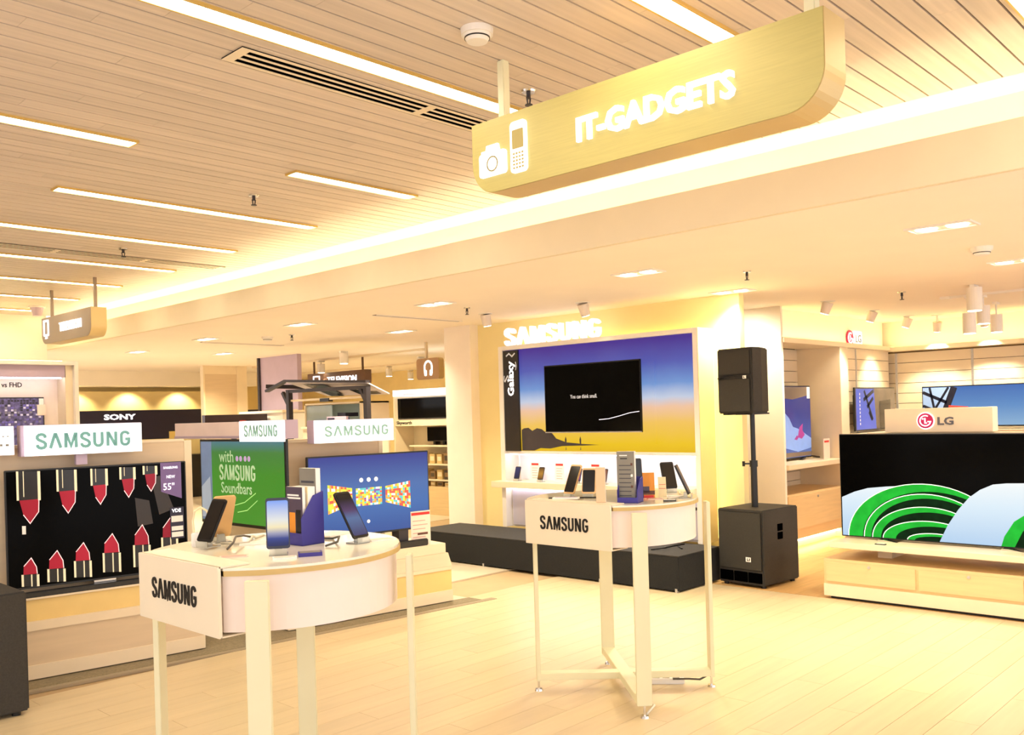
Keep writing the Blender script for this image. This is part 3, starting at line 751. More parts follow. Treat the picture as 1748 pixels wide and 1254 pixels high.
b = B(); b.bar((.36, .02, z9 + .02), (.12, -.02, zz(.868) + .005), .03, .012); b.bar((.36, .02, z9 + .02), (.58, -.02, zz(.868) + .005), .03, .012); b.obj('stand_foot', BLACK, t)
t = T('price_card', 'pale price card leaning beside the fish television', 'price card', (9.10, 4.12, zz(.868)), 0)
box('card', (-.02, .13, 0, .004, 0, .21), PINKP, t); box('print', (0, .11, -.001, 0, .17, .19), RED, t)
t = tv('television', 'television showing a blue bridge picture on the left slatted wall', (10.06, 3.95, 0), 0, 1.12, zz(1.12), zz(1.557), M('screen_brown_grey', (.38, .33, .28), .2, emit=.25, noise=.2, scale=4), bez=.01)
b = B(); BL = M('picture_blue', (.25, .32, .68), .4, emit=.7, noise=.05); DK = M('picture_navy', (.06, .08, .16), .4, emit=.2); zb2, zt2 = zz(1.12) + .015, zz(1.557) - .015
b.flat([(-.54, zb2), (-.54, zt2), (-.05, zt2), (0, zb2)], -.003, BL)
for q in (((-.32, zt2 - .02), (-.10, zb2 + .10)), ((-.34, zt2 - .12), (-.06, zt2 - .02)), ((-.25, zt2 - .2), (-.08, zt2 - .1)), ((-.2, zt2 - .25), (-.12, zb2 + .1))):
    Lf, Rt = ribbon([q[0], q[1]], .04); b.flat([tuple(x) for x in (Lf[0], Lf[1], Rt[1], Rt[0])], -.004, DK)
for k in range(9): b.flat([(-.45, zb2 + .05 + k * .04), (-.43, zb2 + .05 + k * .04), (-.43, zb2 + .075 + k * .04), (-.45, zb2 + .075 + k * .04)], -.004, PAPER)
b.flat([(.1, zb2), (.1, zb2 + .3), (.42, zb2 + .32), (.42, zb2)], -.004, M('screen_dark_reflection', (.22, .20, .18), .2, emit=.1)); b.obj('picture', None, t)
V = T('slat_wall_bay', 'long slatted wall behind the kiosk at the right edge', 'display unit', (10.75, 4.0, 0), -90)
box('back_board', (-.4, 3.2, .08, .1, .1, zz(1.95)), M('slat_gap', (.42, .33, .22), .8), V)
for kk in range(13):
    z1 = zz(1.93) - kk * .118; box('slat', (-.4, 3.2, .06, .08, z1 - .112, z1), CREAM, V)
for q in (.01, .84, 1.67): box('upright', (q - .012, q + .012, .052, .06, zz(.9), zz(1.93)), SILVER, V)
b = B(); b.box(-.02, 3.2, -.12, .06, zz(1.945), zz(1.975)); b.box(-.02, 3.2, -.14, -.11, zz(1.945), zz(1.99)); b.obj('cornice', CREAM, V)
box('cornice_light', (0, 3.2, -.09, -.07, zz(1.975), zz(1.975) + .012), LEDW, V)
box('lower_shelf', (0, 3.2, -.30, .06, zz(1.06), zz(1.10)), CREAM, V)
SKY = MG('bridge_sky', [(0, (.62, .78, .92)), (.5, (.42, .62, .86)), (1, (.26, .46, .78))], 'Z', 1.1, 1.57, .8)
t = tv('television', 'wide television with a black bridge and red flag against blue sky', (10.62, 2.86, 0), -90, 1.57, zz(1.13), zz(1.552), SKY, bez=.01)
b = B(); zb2, zt2 = zz(1.13) + .015, zz(1.552) - .015
def seg(p0, p1, th, mat, y=-.003):
    Lf, Rt = ribbon([p0, p1], th); b.flat([tuple(x) for x in (Lf[0], Lf[1], Rt[1], Rt[0])], y, mat)
b.flat([(-.775, zb2), (-.775, zt2), (-.44, zt2), (-.56, zb2)], -.0027, M('bridge_pale', (.55, .66, .82), .4, emit=.6))
seg((-.44, zt2), (-.60, zb2), .07, DK); seg((-.775, zt2 - .05), (-.52, zt2 - .17), .035, DK); seg((-.775, zt2 - .2), (-.56, zt2 - .30), .03, DK); seg((-.76, zb2), (-.5, zt2), .025, DK); seg((-.7, zt2), (-.62, zb2), .025, DK); seg((-.775, zt2 - .33), (-.60, zt2 - .36), .02, DK)
b.flat([(-.52, zb2), (-.50, zt2 - .20), (-.30, zt2 - .22), (-.28, zb2)], -.0035, M('picture_red', (.85, .25, .20), .4, emit=.6)); b.obj('picture', None, t)

# ================================================================== ROUND TABLES
def round_table(loc, label):
    t = T('round_table', label, 'table', loc, 0, 'round display tables')
    cx, cy, r = .01, .05, .43
    def ring(rr, xmin, n=56):
        pts = []
        a0 = math.acos(max(-1, min(1, (xmin - cx) / rr)))
        for i in range(n + 1):
            a = -a0 + 2 * a0 * i / n
            pts.append((cx + rr * math.cos(a), cy + rr * math.sin(a)))
        return pts
    B().prism(ring(r, -.33), .935, .96, 'xy').obj('tabletop', M('table_top_gloss', (.95, .92, .84), .12, noise=.02, coat=.3), t)
    B().prism(ring(r + .003, -.33), .936, .952, 'xy').obj('edge_band', M('table_edge', (.80, .68, .42), .35), t)
    B().prism(ring(r - .012, -.325), .765, .935, 'xy').obj('apron', M('table_apron', (.95, .89, .85), .4, noise=.02), t)
    y0, y1 = -.216, .316
    b = B(); b.box(-.350, -.338, y0, y1, .752, .966); b.box(-.345, -.24, y0, y1, .9605, .966); b.box(-.345, -.22, y0, y1, .752, .757)
    b.obj('front_panel', M('table_panel', (.95, .90, .80), .4, noise=.02), t, .0015)
    w_ = maker_word(t, .30, .062, 0, 0, 0, .003, BLKL, bold=.165)
    w_.location = (-.350, (y0 + y1) / 2 + .015, .862); w_.rotation_euler = (0, 0, R(-90))
    legs = [(-.288, -.332, .93, -135), (.30, -.325, .93, -45), (.31, .33, .765, 45), (-.285, .315, .752, 135)]
    for lx, ly, zt_, a in legs:
        lg = B(); lg.box(-.010, .010, -.035, .035, .055, zt_)
        o = lg.obj('leg', WHITEM, t, .002, loc=(lx, ly, 0), rot=(0, 0, R(a)))
        f = B(); f.cyl((0, 0, 0), .022, .010, n=16, r2=.018); f.cyl((0, 0, .01), .006, .045, n=8); f.obj('foot', CHROME, o)
    for (a, c) in ((0, 2), (1, 3)):
        p_, q_ = legs[a], legs[c]
        b = B(); b.bar((p_[0], p_[1], .075), (q_[0], q_[1], .075), .066, .036 if a == 0 else .033); b.obj('brace', WHITEM, t, .002)
    return t
round_table((1.69, 2.71, 0), 'white round display table with black maker name, the nearer one at left')
round_table((3.655, 2.74, 0), 'white round display table with black maker name, the farther one by the stage')
# ================================================================== THINGS ON THE TABLES
WALLP = MG('phone_wallpaper', [(0, (.08, .10, .24)), (.16, (.12, .17, .40)), (.26, (.20, .26, .55)), (.36, (.62, .62, .72)), (.48, (.96, .90, .72)), (.62, (.90, .90, .88)), (1, (.50, .64, .95))], 'Z', 0, .165, 1.0, wob=.12)
DUSK = MG('phone_dusk', [(0, (.30, .26, .52)), (.5, (.45, .60, .85)), (.7, (.42, .30, .55)), (1, (.08, .06, .10))], 'Z', 0, .155, .5)
DARKS = M('phone_dark_screen', (.06, .06, .065), .12, noise=.3, scale=40)
BLUES = MG('phone_blue', [(0, (.12, .12, .34)), (1, (.24, .26, .55))], 'Z', 0, .12, .5)
ORNS = MG('phone_orange', [(0, (.55, .30, .10)), (.5, (.92, .66, .22)), (1, (.45, .28, .12))], 'Z', 0, .12, .6)
PURS = MG('phone_purple', [(0, (.75, .45, .75)), (1, (.45, .12, .50))], 'Z', 0, .12, .6)
PNKS = MG('phone_copper', [(0, (.55, .18, .12)), (.4, (.85, .55, .42)), (1, (.72, .38, .25))], 'Z', 0, .12, .5)
def phone(label, loc, rz, tilt, wd=.075, h=.158, body=BLACK, screen=DARKS, back=False, stand=True, group='phones on the round tables'):
    t = T('phone', label, 'phone', loc, rz, group)
    rot = (R(-tilt), 0, 0); up_ = .022 if stand else .002
    b = B(); b.prism(rrect(-wd / 2, wd / 2, 0, h, .009, 4), 0, .008); b.obj('casing', body, t, loc=(0, 0, up_), rot=rot)
    B().prism(rrect(-wd / 2 + .004, wd / 2 - .004, .009, h - .009, .006, 4), -.0012, .0).obj('screen', screen, t, loc=(0, 0, up_), rot=rot)
    B().prism(rrect(-.006, .006, h - .042, h - .014, .004, 3), .008, .0095).obj('rear_camera', BLACK, t, loc=(0, 0, up_), rot=rot)
    if stand:
        b = B(); b.box(-.03, .03, -.008, .05, 0, .004); b.box(-.012, .012, .012, .030, .004, .03); b.box(-.028, .028, -.010, -.006, .004, .022)
        b.obj('stand', ACRYL, t)
    return t
ZT = .96
phone('black phone leaning on a clear stand above the near table panel', (1.525, 2.93, ZT + .006), -80, 28, body=BLACK)
phone('gold phone showing its back and leaning right behind the black phone', (1.66, 3.07, ZT), 170, 27, wd=.08, h=.17, body=GOLDP)
phone('upright phone with bright dune wallpaper at the front of the near table', (1.60, 2.575, ZT), -33, 6, h=.165, body=M('phone_navy', (.14, .15, .24), .3), screen=WALLP)
phone('dark phone leaning far back near the right rim of the near table', (1.925, 2.56, ZT), 6, 33, wd=.072, h=.185, body=BLACK, screen=DUSK)
phone('gold phone seen edge on at the left of the far table', (3.53, 2.96, ZT), -96, 24, body=GOLDP)
phone('black phone with grey icons standing beside the cream folder', (3.575, 2.865, ZT), -68, 12, wd=.072, h=.13, body=GOLDP)
phone('tall dark phone behind the blue holder of the far table', (3.64, 2.60, ZT), -40, 10, wd=.05, h=.20, stand=False)
phone('black phone on a white stand leaning left on the far table', (4.0, 2.65, ZT), -30, 20, wd=.075, h=.145)
phone('thin black phone leaning left at the right rim of the far table', (3.80, 2.41, ZT), 25, 24, wd=.07, h=.155)
def file_holder(label, loc, rz, wd, dp, hf, hb, sheets, flip=False):
    t = T('brochure_holder', label, 'brochure holder', loc, rz, 'blue brochure holders')
    side = [(0, 0), (dp, 0), (dp, hb), (dp * .55, hb * .93), (0, hf)]
    for sx in (-wd / 2, wd / 2 - .003):
        B().prism(side, sx, sx + .003, 'yz').obj('side', BLUEH, t)
    box('front_lip', (-wd / 2 + .003, wd / 2 - .003, 0, .003, 0, hf * .45), BLUEH, t); box('back', (-wd / 2 + .003, wd / 2 - .003, dp - .003, dp, 0, hb), BLUEH, t)
    box('base', (-wd / 2, wd / 2, 0, dp, 0, .003), BLUEH, t)
    return t
def brochure(label, loc, rz, wd, h, th, cover, bands, tilt=0, group='printed leaflets'):
    t = T('brochure', label, 'brochure', loc, rz, group)
    b = B(); b.box(-wd / 2, wd / 2, 0, th, 0, h); b.obj('pages', PAPER, t, rot=(R(-tilt), 0, 0))
    b = B(); b.box(-wd / 2, wd / 2, -.0008, 0, 0, h, cover)
    for x0, x1, z0, z1, m in bands: b.flat([(-wd / 2 + x0 * wd, z0 * h), (-wd / 2 + x1 * wd, z0 * h), (-wd / 2 + x1 * wd, z1 * h), (-wd / 2 + x0 * wd, z1 * h)], -.0012, m)
    b.obj('cover', None, t, rot=(R(-tilt), 0, 0))
    return t
CGREY = M('cover_grey', (.52, .50, .46), .45, noise=.1); CDARK = M('cover_dark_violet', (.30, .25, .33), .4); CORG = M('cover_orange', (.90, .58, .18), .45, noise=.1); CTEAL = M('cover_slate', (.20, .28, .34), .4, noise=.2)
CREAMP = M('cover_cream', (.95, .88, .72), .5)
file_holder('blue brochure holder with a slanted side on the near table', (1.762, 2.745, ZT), -88, .115, .095, .095, .185, 0)
brochure('dark violet brochure at the front of the near blue holder', (1.775, 2.745, ZT + .003), -88, .095, .20, .012, CDARK, [(.08, .8, .84, .87, PAPER), (.08, .9, .79, .82, PAPER), (.1, .55, .18, .55, CORG), (.6, .9, .2, .6, BLACK), (0, 1, 0, .14, CTEAL)])
brochure('thick pale brochure stack behind the dark one in the near holder', (1.795, 2.738, ZT + .003), -88, .09, .20, .03, CREAMP, [(.1, .9, .7, .9, PAPER)])
brochure('tall grey catalogue at the back of the near blue holder', (1.832, 2.745, ZT + .003), -88, .095, .262, .02, CGREY, [(.1, .9, .80, .83, M('print_dark', (.25, .25, .28))), (.3, .95, .62, .75, M('print_teal', (.35, .50, .52)))])
file_holder('blue brochure holder turned away on the far table', (3.455, 2.535, ZT), -70, .10, .10, .06, .12, 0)
brochure('tall grey catalogue with lines of print in the far blue holder', (3.475, 2.555, ZT + .003), -70, .086, .24, .025, CGREY, [(.15, .6, .91, .93, PAPER), (.2, .6, .85, .87, BLACK)] + [(.12, .8, .12 + k * .085, .125 + k * .085 + .012, M('print_dark', (.25, .25, .28))) for k in range(8)] + [(.78, .9, .28, .33, M('print_brown', (.4, .25, .2))), (.78, .9, .5, .55, PAPER), (.78, .9, .72, .77, M('print_brown', (.4, .25, .2)))])
brochure('plain cream folder standing at the corner of the far table panel', (3.375, 2.63, ZT + .007), -62, .045, .165, .012, M('folder_beige', (.90, .76, .62), .5), [])
brochure('orange desert print leaflet leaning on the far table', (3.72, 2.60, ZT), -50, .065, .125, .006, CORG, [(.1, .6, .2, .45, CDARK), (0, 1, .12, .28, M('print_brown', (.4, .25, .2))), (.1, .9, 0, .1, RED)], 8)
brochure('small cream leaflet right of the orange one on the far table', (3.80, 2.57, ZT), -50, .04, .10, .005, CREAMP, [(.1, .9, .6, .62, RED), (.1, .9, .4, .42, RED)], 14)
def lying(name, label, cat, loc, rz, wd, dp, th, mat, top=None, group='cards lying on the tables'):
    t = T(name, label, cat, loc, rz, group); box('body', (-wd / 2, wd / 2, -dp / 2, dp / 2, 0, th), mat, t)
    box('print', (-wd / 2 * .86, wd / 2 * .86, -dp / 2 * .8, dp / 2 * .8, th, th + .0004), top or PINKP, t); return t
lying('small_box', 'small violet and grey box lying at the front of the near table', 'box', (1.66, 2.485, ZT), -31, .075, .05, .012, BLUEH, CGREY)
lying('spec_card', 'white card lying under the dune wallpaper phone', 'card', (1.575, 2.50, ZT), -31, .075, .04, .006, PAPER)
lying('spec_card', 'white card by the right rim of the near table', 'card', (2.02, 2.57, ZT), -20, .09, .05, .004, PAPER)
lying('spec_card', 'white card lying behind the upright dune phone', 'card', (1.72, 2.90, ZT), -31, .13, .09, .002, PAPER, PAPER)
lying('spec_card', 'pinkish card lying left at the front rim of the near table', 'card', (1.50, 2.68, ZT), -31, .09, .045, .003, PINKP, M('print_rose', (.86, .66, .62)))
lying('leaflet', 'white leaflet lying at the back of the near table', 'leaflet', (1.93, 3.05, ZT), 20, .15, .1, .003, PAPER, PAPER)
lying('leaflet', 'white leaflet at the back right of the near table', 'leaflet', (2.02, 2.86, ZT), 10, .13, .09, .003, PAPER, PAPER)
lying('spec_card', 'small dark card near the front rim of the far table', 'card', (3.62, 2.41, ZT), -54, .06, .03, .008, M('card_dark', (.25, .24, .22)), PAPER)
lying('spec_card', 'white card lying before the black phones of the far table', 'card', (3.85, 2.52, ZT), -54, .10, .05, .003, PAPER)
lying('spec_card', 'white card stack lying left on the far table', 'card', (3.44, 2.90, ZT + .006), -60, .13, .05, .008, PAPER, M('print_lilac', (.78, .74, .86)))
lying('spec_card', 'pinkish card below the orange leaflet of the far table', 'card', (3.68, 2.53, ZT), -54, .07, .04, .003, PINKP, M('print_rose', (.86, .66, .62)))
t = T('strap_stand', 'white stand with a loop strap behind the black phone of the near table', 'watch stand', (1.56, 3.02, ZT), -30)
box('block', (-.028, .028, -.025, .025, 0, .05), PAPER, t, .003)
b = B(); b.tube([(-.02, 0, .04), (-.022, 0, .09), (-.015, 0, .125), (.005, 0, .138), (.025, 0, .125), (.034, 0, .10), (.03, 0, .06)], .004); b.obj('strap', CREAMP, t)
def cable(label, pts, r, mat, group='charging cables'):
    return tag(B().tube(pts, r, 6).obj('charging_cable', mat, smooth=True), label, 'cable', group)
CW_ = M('cable_white', (.90, .87, .80), .5); CG_ = M('cable_grey', (.35, .33, .30), .5)
cable('white cable curling on the near table beside the gold phone', [(1.63, 3.0, ZT + .004), (1.66, 2.94, ZT + .004), (1.70, 2.93, ZT + .004), (1.74, 2.97, ZT + .02), (1.78, 3.02, ZT + .004), (1.84, 3.06, ZT + .004)], .004, CW_)
cable('grey cable arching on the near table behind the black phone', [(1.56, 2.83, ZT + .005), (1.60, 2.86, ZT + .02), (1.65, 2.93, ZT + .03), (1.72, 3.0, ZT + .02), (1.78, 3.04, ZT + .004)], .004, CG_)
cable('grey cable right of the blue holder on the near table', [(1.80, 2.60, ZT + .004), (1.85, 2.60, ZT + .012), (1.90, 2.66, ZT + .02), (1.93, 2.74, ZT + .004), (1.90, 2.80, ZT + .004)], .004, CG_)
cable('white cable running across the right of the far table', [(3.70, 2.47, ZT + .004), (3.78, 2.46, ZT + .004), (3.86, 2.47, ZT + .01), (3.94, 2.56, ZT + .004), (4.0, 2.60, ZT + .004)], .004, CW_)
cable('black cable at the left of the far table', [(3.40, 2.98, ZT + .010), (3.46, 2.94, ZT + .008), (3.52, 2.93, ZT + .004), (3.58, 2.82, ZT + .004)], .0035, BLACK)
cable('black cable bundle lying on the right end of the stage', [(5.95, 4.15, .285), (6.02, 4.05, .30), (6.10, 4.12, .285), (6.2, 4.0, .31), (6.25, 4.1, .285), (6.12, 3.97, .287)], .007, BLACK, 'cables at the stage')
t = T('power_strip', 'white power strip lying on the floor under the far table', 'power strip', (3.86, 2.62, 0), -52)
box('body', (-.09, .09, -.02, .02, 0, .03), PAPER, t, .004)
for k in range(3): box('socket', (-.07 + k * .05, -.035 + k * .05, -.012, .012, .03, .0306), CG_, t)
cable('white cord running from the power strip under the far table', [(3.80, 2.70, .012), (3.70, 2.66, .006), (3.60, 2.60, .006), (3.52, 2.46, .006), (3.40, 2.42, .006)], .006, CW_, 'cords on the floor')
cable('grey cord curling from the power strip to the right leg', [(3.86, 2.58, .03), (3.88, 2.50, .04), (3.92, 2.46, .035), (3.96, 2.44, .05), (3.97, 2.42, .085)], .005, CG_, 'cords on the floor')
# phones and cards on the lit shelf
SP = [('small blue phone at the left end of the lit wall shelf', 6.06, BLUES), ('small orange phone beside the first price card on the lit wall shelf', 5.75, ORNS),
      ('small purple phone in the middle of the lit wall shelf', 5.29, PURS), ('small copper phone right of the third card on the lit wall shelf', 4.99, PNKS)]
for l, y, m in SP:
    phone(l, (6.44, y, .735), -84, 20, .062, .125, BLACK, m, stand=True, group='phones on the lit wall shelf')
for l, y in (('pale price card right of the blue phone on the lit shelf', 5.86), ('second pale price card on the lit shelf', 5.55), ('third pale price card on the lit shelf, behind the far table phones', 5.12)):
    t = T('price_card', l, 'price card', (6.50, y, .735), -90, 'price cards on the lit shelf')
    box('card', (-.06, .06, 0, .004, 0, .19), PAPER, t); box('headline', (-.045, .045, -.001, 0, .155, .175), RED, t)
    b = B()
    for k in range(5): b.box(-.04, .035 - .01 * (k % 2), -.001, 0, .03 + k * .024, .036 + k * .024)
    b.obj('print', M('print_rose', (.86, .66, .62)), t)
t = T('security_post', 'thin white post hanging over the blue phone on the lit shelf', 'post', (6.53, 6.09, .735), -90)
B().cyl((0, 0, 0), .012, .25, n=10, r2=.006).obj('post', WHITE, t); B().cyl((0, 0, 0), .02, .004, n=14).obj('foot', WHITE, t)


# ================================================================== LEFT DISPLAY ISLANDS
D1 = T('display_island', 'cream display island under the lipstick television at left', 'display unit', (1.747, 5.351, 0), -8)
XL = -1.3
box('kick_gap', (XL, .95, .03, .5, 0, .012), BLACK, D1)
box('plinth', (XL, .975, 0, 1.1, .012, .09), CREAM, D1, .002)
box('front_panel', (XL, .97, .008, 1.1, .09, .279), BEIGE, D1)
box('shelf', (XL, .975, -.004, 1.1, .279, .331), CREAM, D1, .002)
box('upper_panel', (XL, .97, .012, 1.1, .331, .449), YELM, D1)
box('counter', (XL, .98, 0, 1.1, .449, .46), CREAM, D1, .002)
box('back_panel', (XL, .93, .16, .22, .46, 1.285), BEIGE, D1); box('panel_edge', (.93, .975, .155, .225, .46, 1.29), CREAM, D1); box('panel_cap', (XL, .93, .155, .225, 1.285, 1.30), CREAM, D1)
box('core', (XL, .95, .225, 1.1, .46, 1.27), CREAM, D1)
t = T('lightbox_sign', 'white lightbox with teal maker name above the lipstick television', 'sign', (1.747, 5.351, 1.238), -8, 'white lightbox signs')
box('body', (-.005, .635, .02, .12, 0, .172), LILAC, t, .002); box('face', (.012, .63, -.002, .02, .002, .170), LBOX, t)
maker_word(t, .50, .082, .315, .082, -.002, .003, TEAL, bold=.20); box('bracket', (.28, .34, .05, .09, -.06, 0), LILAC, t)
t = T('lightbox_sign', 'white lightbox with faint print cut by the left edge of the picture', 'sign', (1.747, 5.351, 1.25), -8, 'white lightbox signs')
box('body', (-.75, -.035, .03, .12, 0, .16), LILAC, t); box('face', (-.74, -.04, .01, .03, .002, .158), LBOX, t)
b = B()
for k in range(4): b.box(-.14 + k * .022, -.13 + k * .022, .008, .0095, .10, .106)
for k in range(3): b.box(-.14 + k * .03, -.125 + k * .03, .008, .0095, .05, .062)
b.obj('print', CGREY, t); box('bracket', (-.4, -.3, .05, .09, -.07, 0), LILAC, t)
t = tv('television', 'television showing rows of red lipsticks on black', (1.747 + .408 * math.cos(R(-8)), 5.351 + .408 * math.sin(R(-8)), 0), -8, .985, .505, 1.165, M('tv_black_picture', (.015, .015, .015)), bez=.008, depth=.06)
t.location.x += .05 * math.sin(R(8)); t.location.y += .05 * math.cos(R(8))
def LP(px_, py_):
    zt_ = 801 - (px_ - 10) * .045; zb_ = 1003 - (px_ - 14) * .09
    return (-.4925 + (px_ - 12) / 313 * .985, 1.165 - (py_ - zt_) / (zb_ - zt_) * .66)
LIPR = MG('lipstick_red', [(0, (.72, .05, .16)), (.5, (.85, .12, .22)), (1, (.60, .03, .14))], 'X', -.5, .5, .85)
LIPH = M('lipstick_edge', (.98, .80, .80), .3, emit=.8); GLD = M('lipstick_gold', (.86, .80, .66), .3, emit=.55); TUB = M('lipstick_tube', (.10, .09, .09), .2, emit=.1)
b = B()
for (cx, hw, y0, y1, y2) in ((49, 17, 802, 851, 890), (111, 15, 800, 837, 874), (166, 13, 799, 828, 860), (216, 12.5, 797, 818, 849), (257, 11.5, 795, 810, 839)):
    P_ = LP; b = B()
    b.flat([P_(cx - hw - 2, y0), P_(cx + hw + 2, y0), P_(cx + hw + 2, y1), P_(cx - hw - 2, y1)], -.003, TUB)
    for a, c in ((-hw - 2, -hw + 1.5), (hw - 2.5, hw + 2), (-hw * .5, -hw * .42)): b.flat([P_(cx + a, y0), P_(cx + c, y0), P_(cx + c, y1 - (6 if a == -hw * .5 else 0)), P_(cx + a, y1 - (6 if a == -hw * .5 else 0))], -.0036, GLD)
    sh = [(cx - hw + 2, y1), (cx + hw - 1, y1 - 2), (cx + hw - 2, y1 + (y2 - y1) * .5), (cx + 1, y2), (cx - hw * .55, y1 + (y2 - y1) * .62)]
    b.flat([P_(*q) for q in sh], -.0034, LIPR)
    Lf, Rt = ribbon([P_(*q) for q in sh[1:5]], .004)
    for i in range(3): b.flat([tuple(q) for q in (Lf[i], Lf[i + 1], Rt[i + 1], Rt[i])], -.0038, LIPH)
    b.obj('lipstick_picture', None, t)
for (cx, hw, y0, y1, y2) in ((48, 13, 996, 976, 948), (90, 14, 990, 968, 937), (134, 14, 984, 956, 925), (184, 15, 977, 944, 911), (238, 15, 970, 932, 897), (290, 15, 964, 920, 886)):
    P_ = LP; b = B()
    b.flat([P_(cx - hw - 1, y0), P_(cx + hw + 1, y0), P_(cx + hw + 1, y1), P_(cx - hw - 1, y1)], -.003, TUB)
    for a, c in ((-hw - 1, -hw + 2.5), (hw - 3, hw + 1), (1, 3)): b.flat([P_(cx + a, y0), P_(cx + c, y0), P_(cx + c, y1), P_(cx + a, y1)], -.0036, GLD)
    sh = [(cx - hw + 2, y1), (cx + hw - 2, y1 - 1), (cx + hw - 3, y1 + (y2 - y1) * .45), (cx + 2, y2), (cx - hw + 3, y1 + (y2 - y1) * .5)]
    b.flat([P_(*q) for q in sh], -.0034, LIPR)
    Lf, Rt = ribbon([P_(*q) for q in sh[1:5]], .004)
    for i in range(3): b.flat([tuple(q) for q in (Lf[i], Lf[i + 1], Rt[i + 1], Rt[i])], -.0038, LIPH)
    b.obj('lipstick_picture', None, t)
B().flat([LP(37, 894), LP(43, 894), LP(43, 908), LP(37, 908)], -.0036).obj('screen_mark', PAPER, t)
b = B()
b.flat([LP(228, 850), LP(254, 855), LP(260, 895), LP(232, 900)], -.0029, M('screen_brown_reflection', (.15, .11, .08), .3, emit=.1)); b.flat([LP(258, 815), LP(276, 812), LP(300, 870), LP(272, 880)], -.0029, M('screen_brown_reflection', (.36, .25, .18)))
b.obj('picture', None, t)  # brown reflections in the glass, painted on as flat patches
tg = B(); tg.prism([LP(276, 790), LP(315, 788), LP(315, 852), LP(276, 840)], -.007, -.005); tg.obj('price_tag', PURPP, t)
q0 = LP(295, 798); text(t, 'SAMSUNG', .085, .014, q0[0], q0[1], -.007, .0006, LWHITE, bold=.02, name='tag_lettering')
q0 = LP(295, 814); text(t, 'NEW', .05, .018, q0[0], q0[1], -.007, .0006, LWHITE, name='tag_lettering')
q0 = LP(291, 831); text(t, '55"', .065, .042, q0[0], q0[1], -.007, .0006, LWHITE, name='tag_lettering')
tg = B(); a, c = LP(292, 868), LP(318, 921); tg.box(a[0], c[0], -.007, -.005, c[1], a[1]); tg.obj('test_sticker', NAVY, t)
q0 = LP(304, 873); text(t, 'VDE', .055, .022, q0[0], q0[1], -.007, .0006, LWHITE, bold=.02, name='sticker_lettering')
tg = B()
for z0, z1 in ((883, 892), (901, 907), (911, 918)): a, c = LP(294, z0), LP(316, z1); tg.box(a[0], c[0], -.0078, -.007, c[1], a[1])
tg.obj('sticker_print', PAPER, t)
tg = B(); tg.box(-.45, .49, .0, .16, .462, .470); tg.box(-.05, .07, .0, .03, .47, .505); tg.obj('stand', CHROME, t)
t = T('soundbar', 'long black soundbar lying below the lipstick television', 'soundbar', (1.747, 5.351, .46), -8)
box('body', (-.05, .92, .006, .044, .0, .03), BLACK, t, .004); box('grille', (-.04, .91, .004, .006, .004, .026), GRILLE, t)

# ---- right island: two faces
D2 = T('display_island', 'cream display island under the blue and the green televisions', 'display unit', (4.582, 4.993, 0), -8)
box('kick_gap', (-1.28, -.02, .03, .5, 0, .012), BLACK, D2)
box('plinth', (-1.32, 0, 0, .5, .012, .095), CREAM, D2, .002)
box('front_panel', (-1.32, -.005, .008, .5, .095, .245), YELM, D2)
box('front_rail', (-1.32, 0, 0, .5, .245, .272), CREAM, D2, .002)
B().prism([(0, .272), (.05, .365), (.5, .365), (.5, .272)], -1.32, -.002, 'yz').obj('sloped_top', BEIGE, D2)
box('counter', (-1.32, -.02, .052, .5, .365, .44), CREAM, D2, .003)
box('back_panel', (-1.30, -.40, .30, .36, .44, 1.24), BEIGE, D2); box('panel_edge', (-.43, -.40, .292, .37, .44, 1.25), CREAM, D2); box('panel_edge', (-1.31, -1.27, .292, .37, .44, 1.25), CREAM, D2)
box('panel_cap', (-1.27, -.43, .292, .37, 1.24, 1.26), CREAM, D2)
box('core', (-1.27, -.41, .36, 1.30, .0, 1.24), CREAM, D2)
box('side_base', (-1.55, -1.32, .15, 1.45, .012, .45), CREAM, D2, .003); box('side_counter', (-1.6, -1.27, .12, 1.5, .45, .48), CREAM, D2, .003)
t = T('lightbox_sign', 'white lightbox with pale maker name above the blue television', 'sign', (4.582, 4.993, 1.232), -8, 'white lightbox signs')
box('body', (-1.09, -.475, .02, .12, 0, .158), LILAC, t, .002); box('face', (-1.087, -.478, -.002, .02, .002, .156), LBOX, t)
maker_word(t, .50, .066, -.77, .080, -.002, .003, TEALP, bold=.20); box('bracket', (-.82, -.76, .05, .26, .02, .05), LILAC, t); box('post', (-.80, -.78, .26, .29, .0, .05), LILAC, t)
BTV = MG('blue_tv', [(0, (.25, .40, .72)), (.35, (.33, .52, .82)), (.6, (.36, .52, .80)), (1, (.25, .28, .66))], 'Z', .58, 1.13, .72)
t = tv('television', 'television with three colourful picture cards on a blue screen', (4.582 - .615 * math.cos(R(8)) + .10 * math.sin(R(8)), 4.993 + .615 * math.sin(R(8)) + .10 * math.cos(R(8)), 0), -8, .985, .565, 1.14, BTV, bez=.010, depth=.06)
b = B(); random.seed(3)
def mosaic(x0, x1, zl0, zl1, zr0, zr1, cols, n=13, m=9):
    for i in range(n):
        for j in range(m):
            def q(u, v): return (x0 + (x1 - x0) * u, (zl0 + (zr0 - zl0) * u) * (1 - v) + (zl1 + (zr1 - zl1) * u) * v)
            b.flat([q(i / n, j / m), q((i + 1) / n, j / m), q((i + 1) / n, (j + 1) / m), q(i / n, (j + 1) / m)], -.003, random.choice(cols))
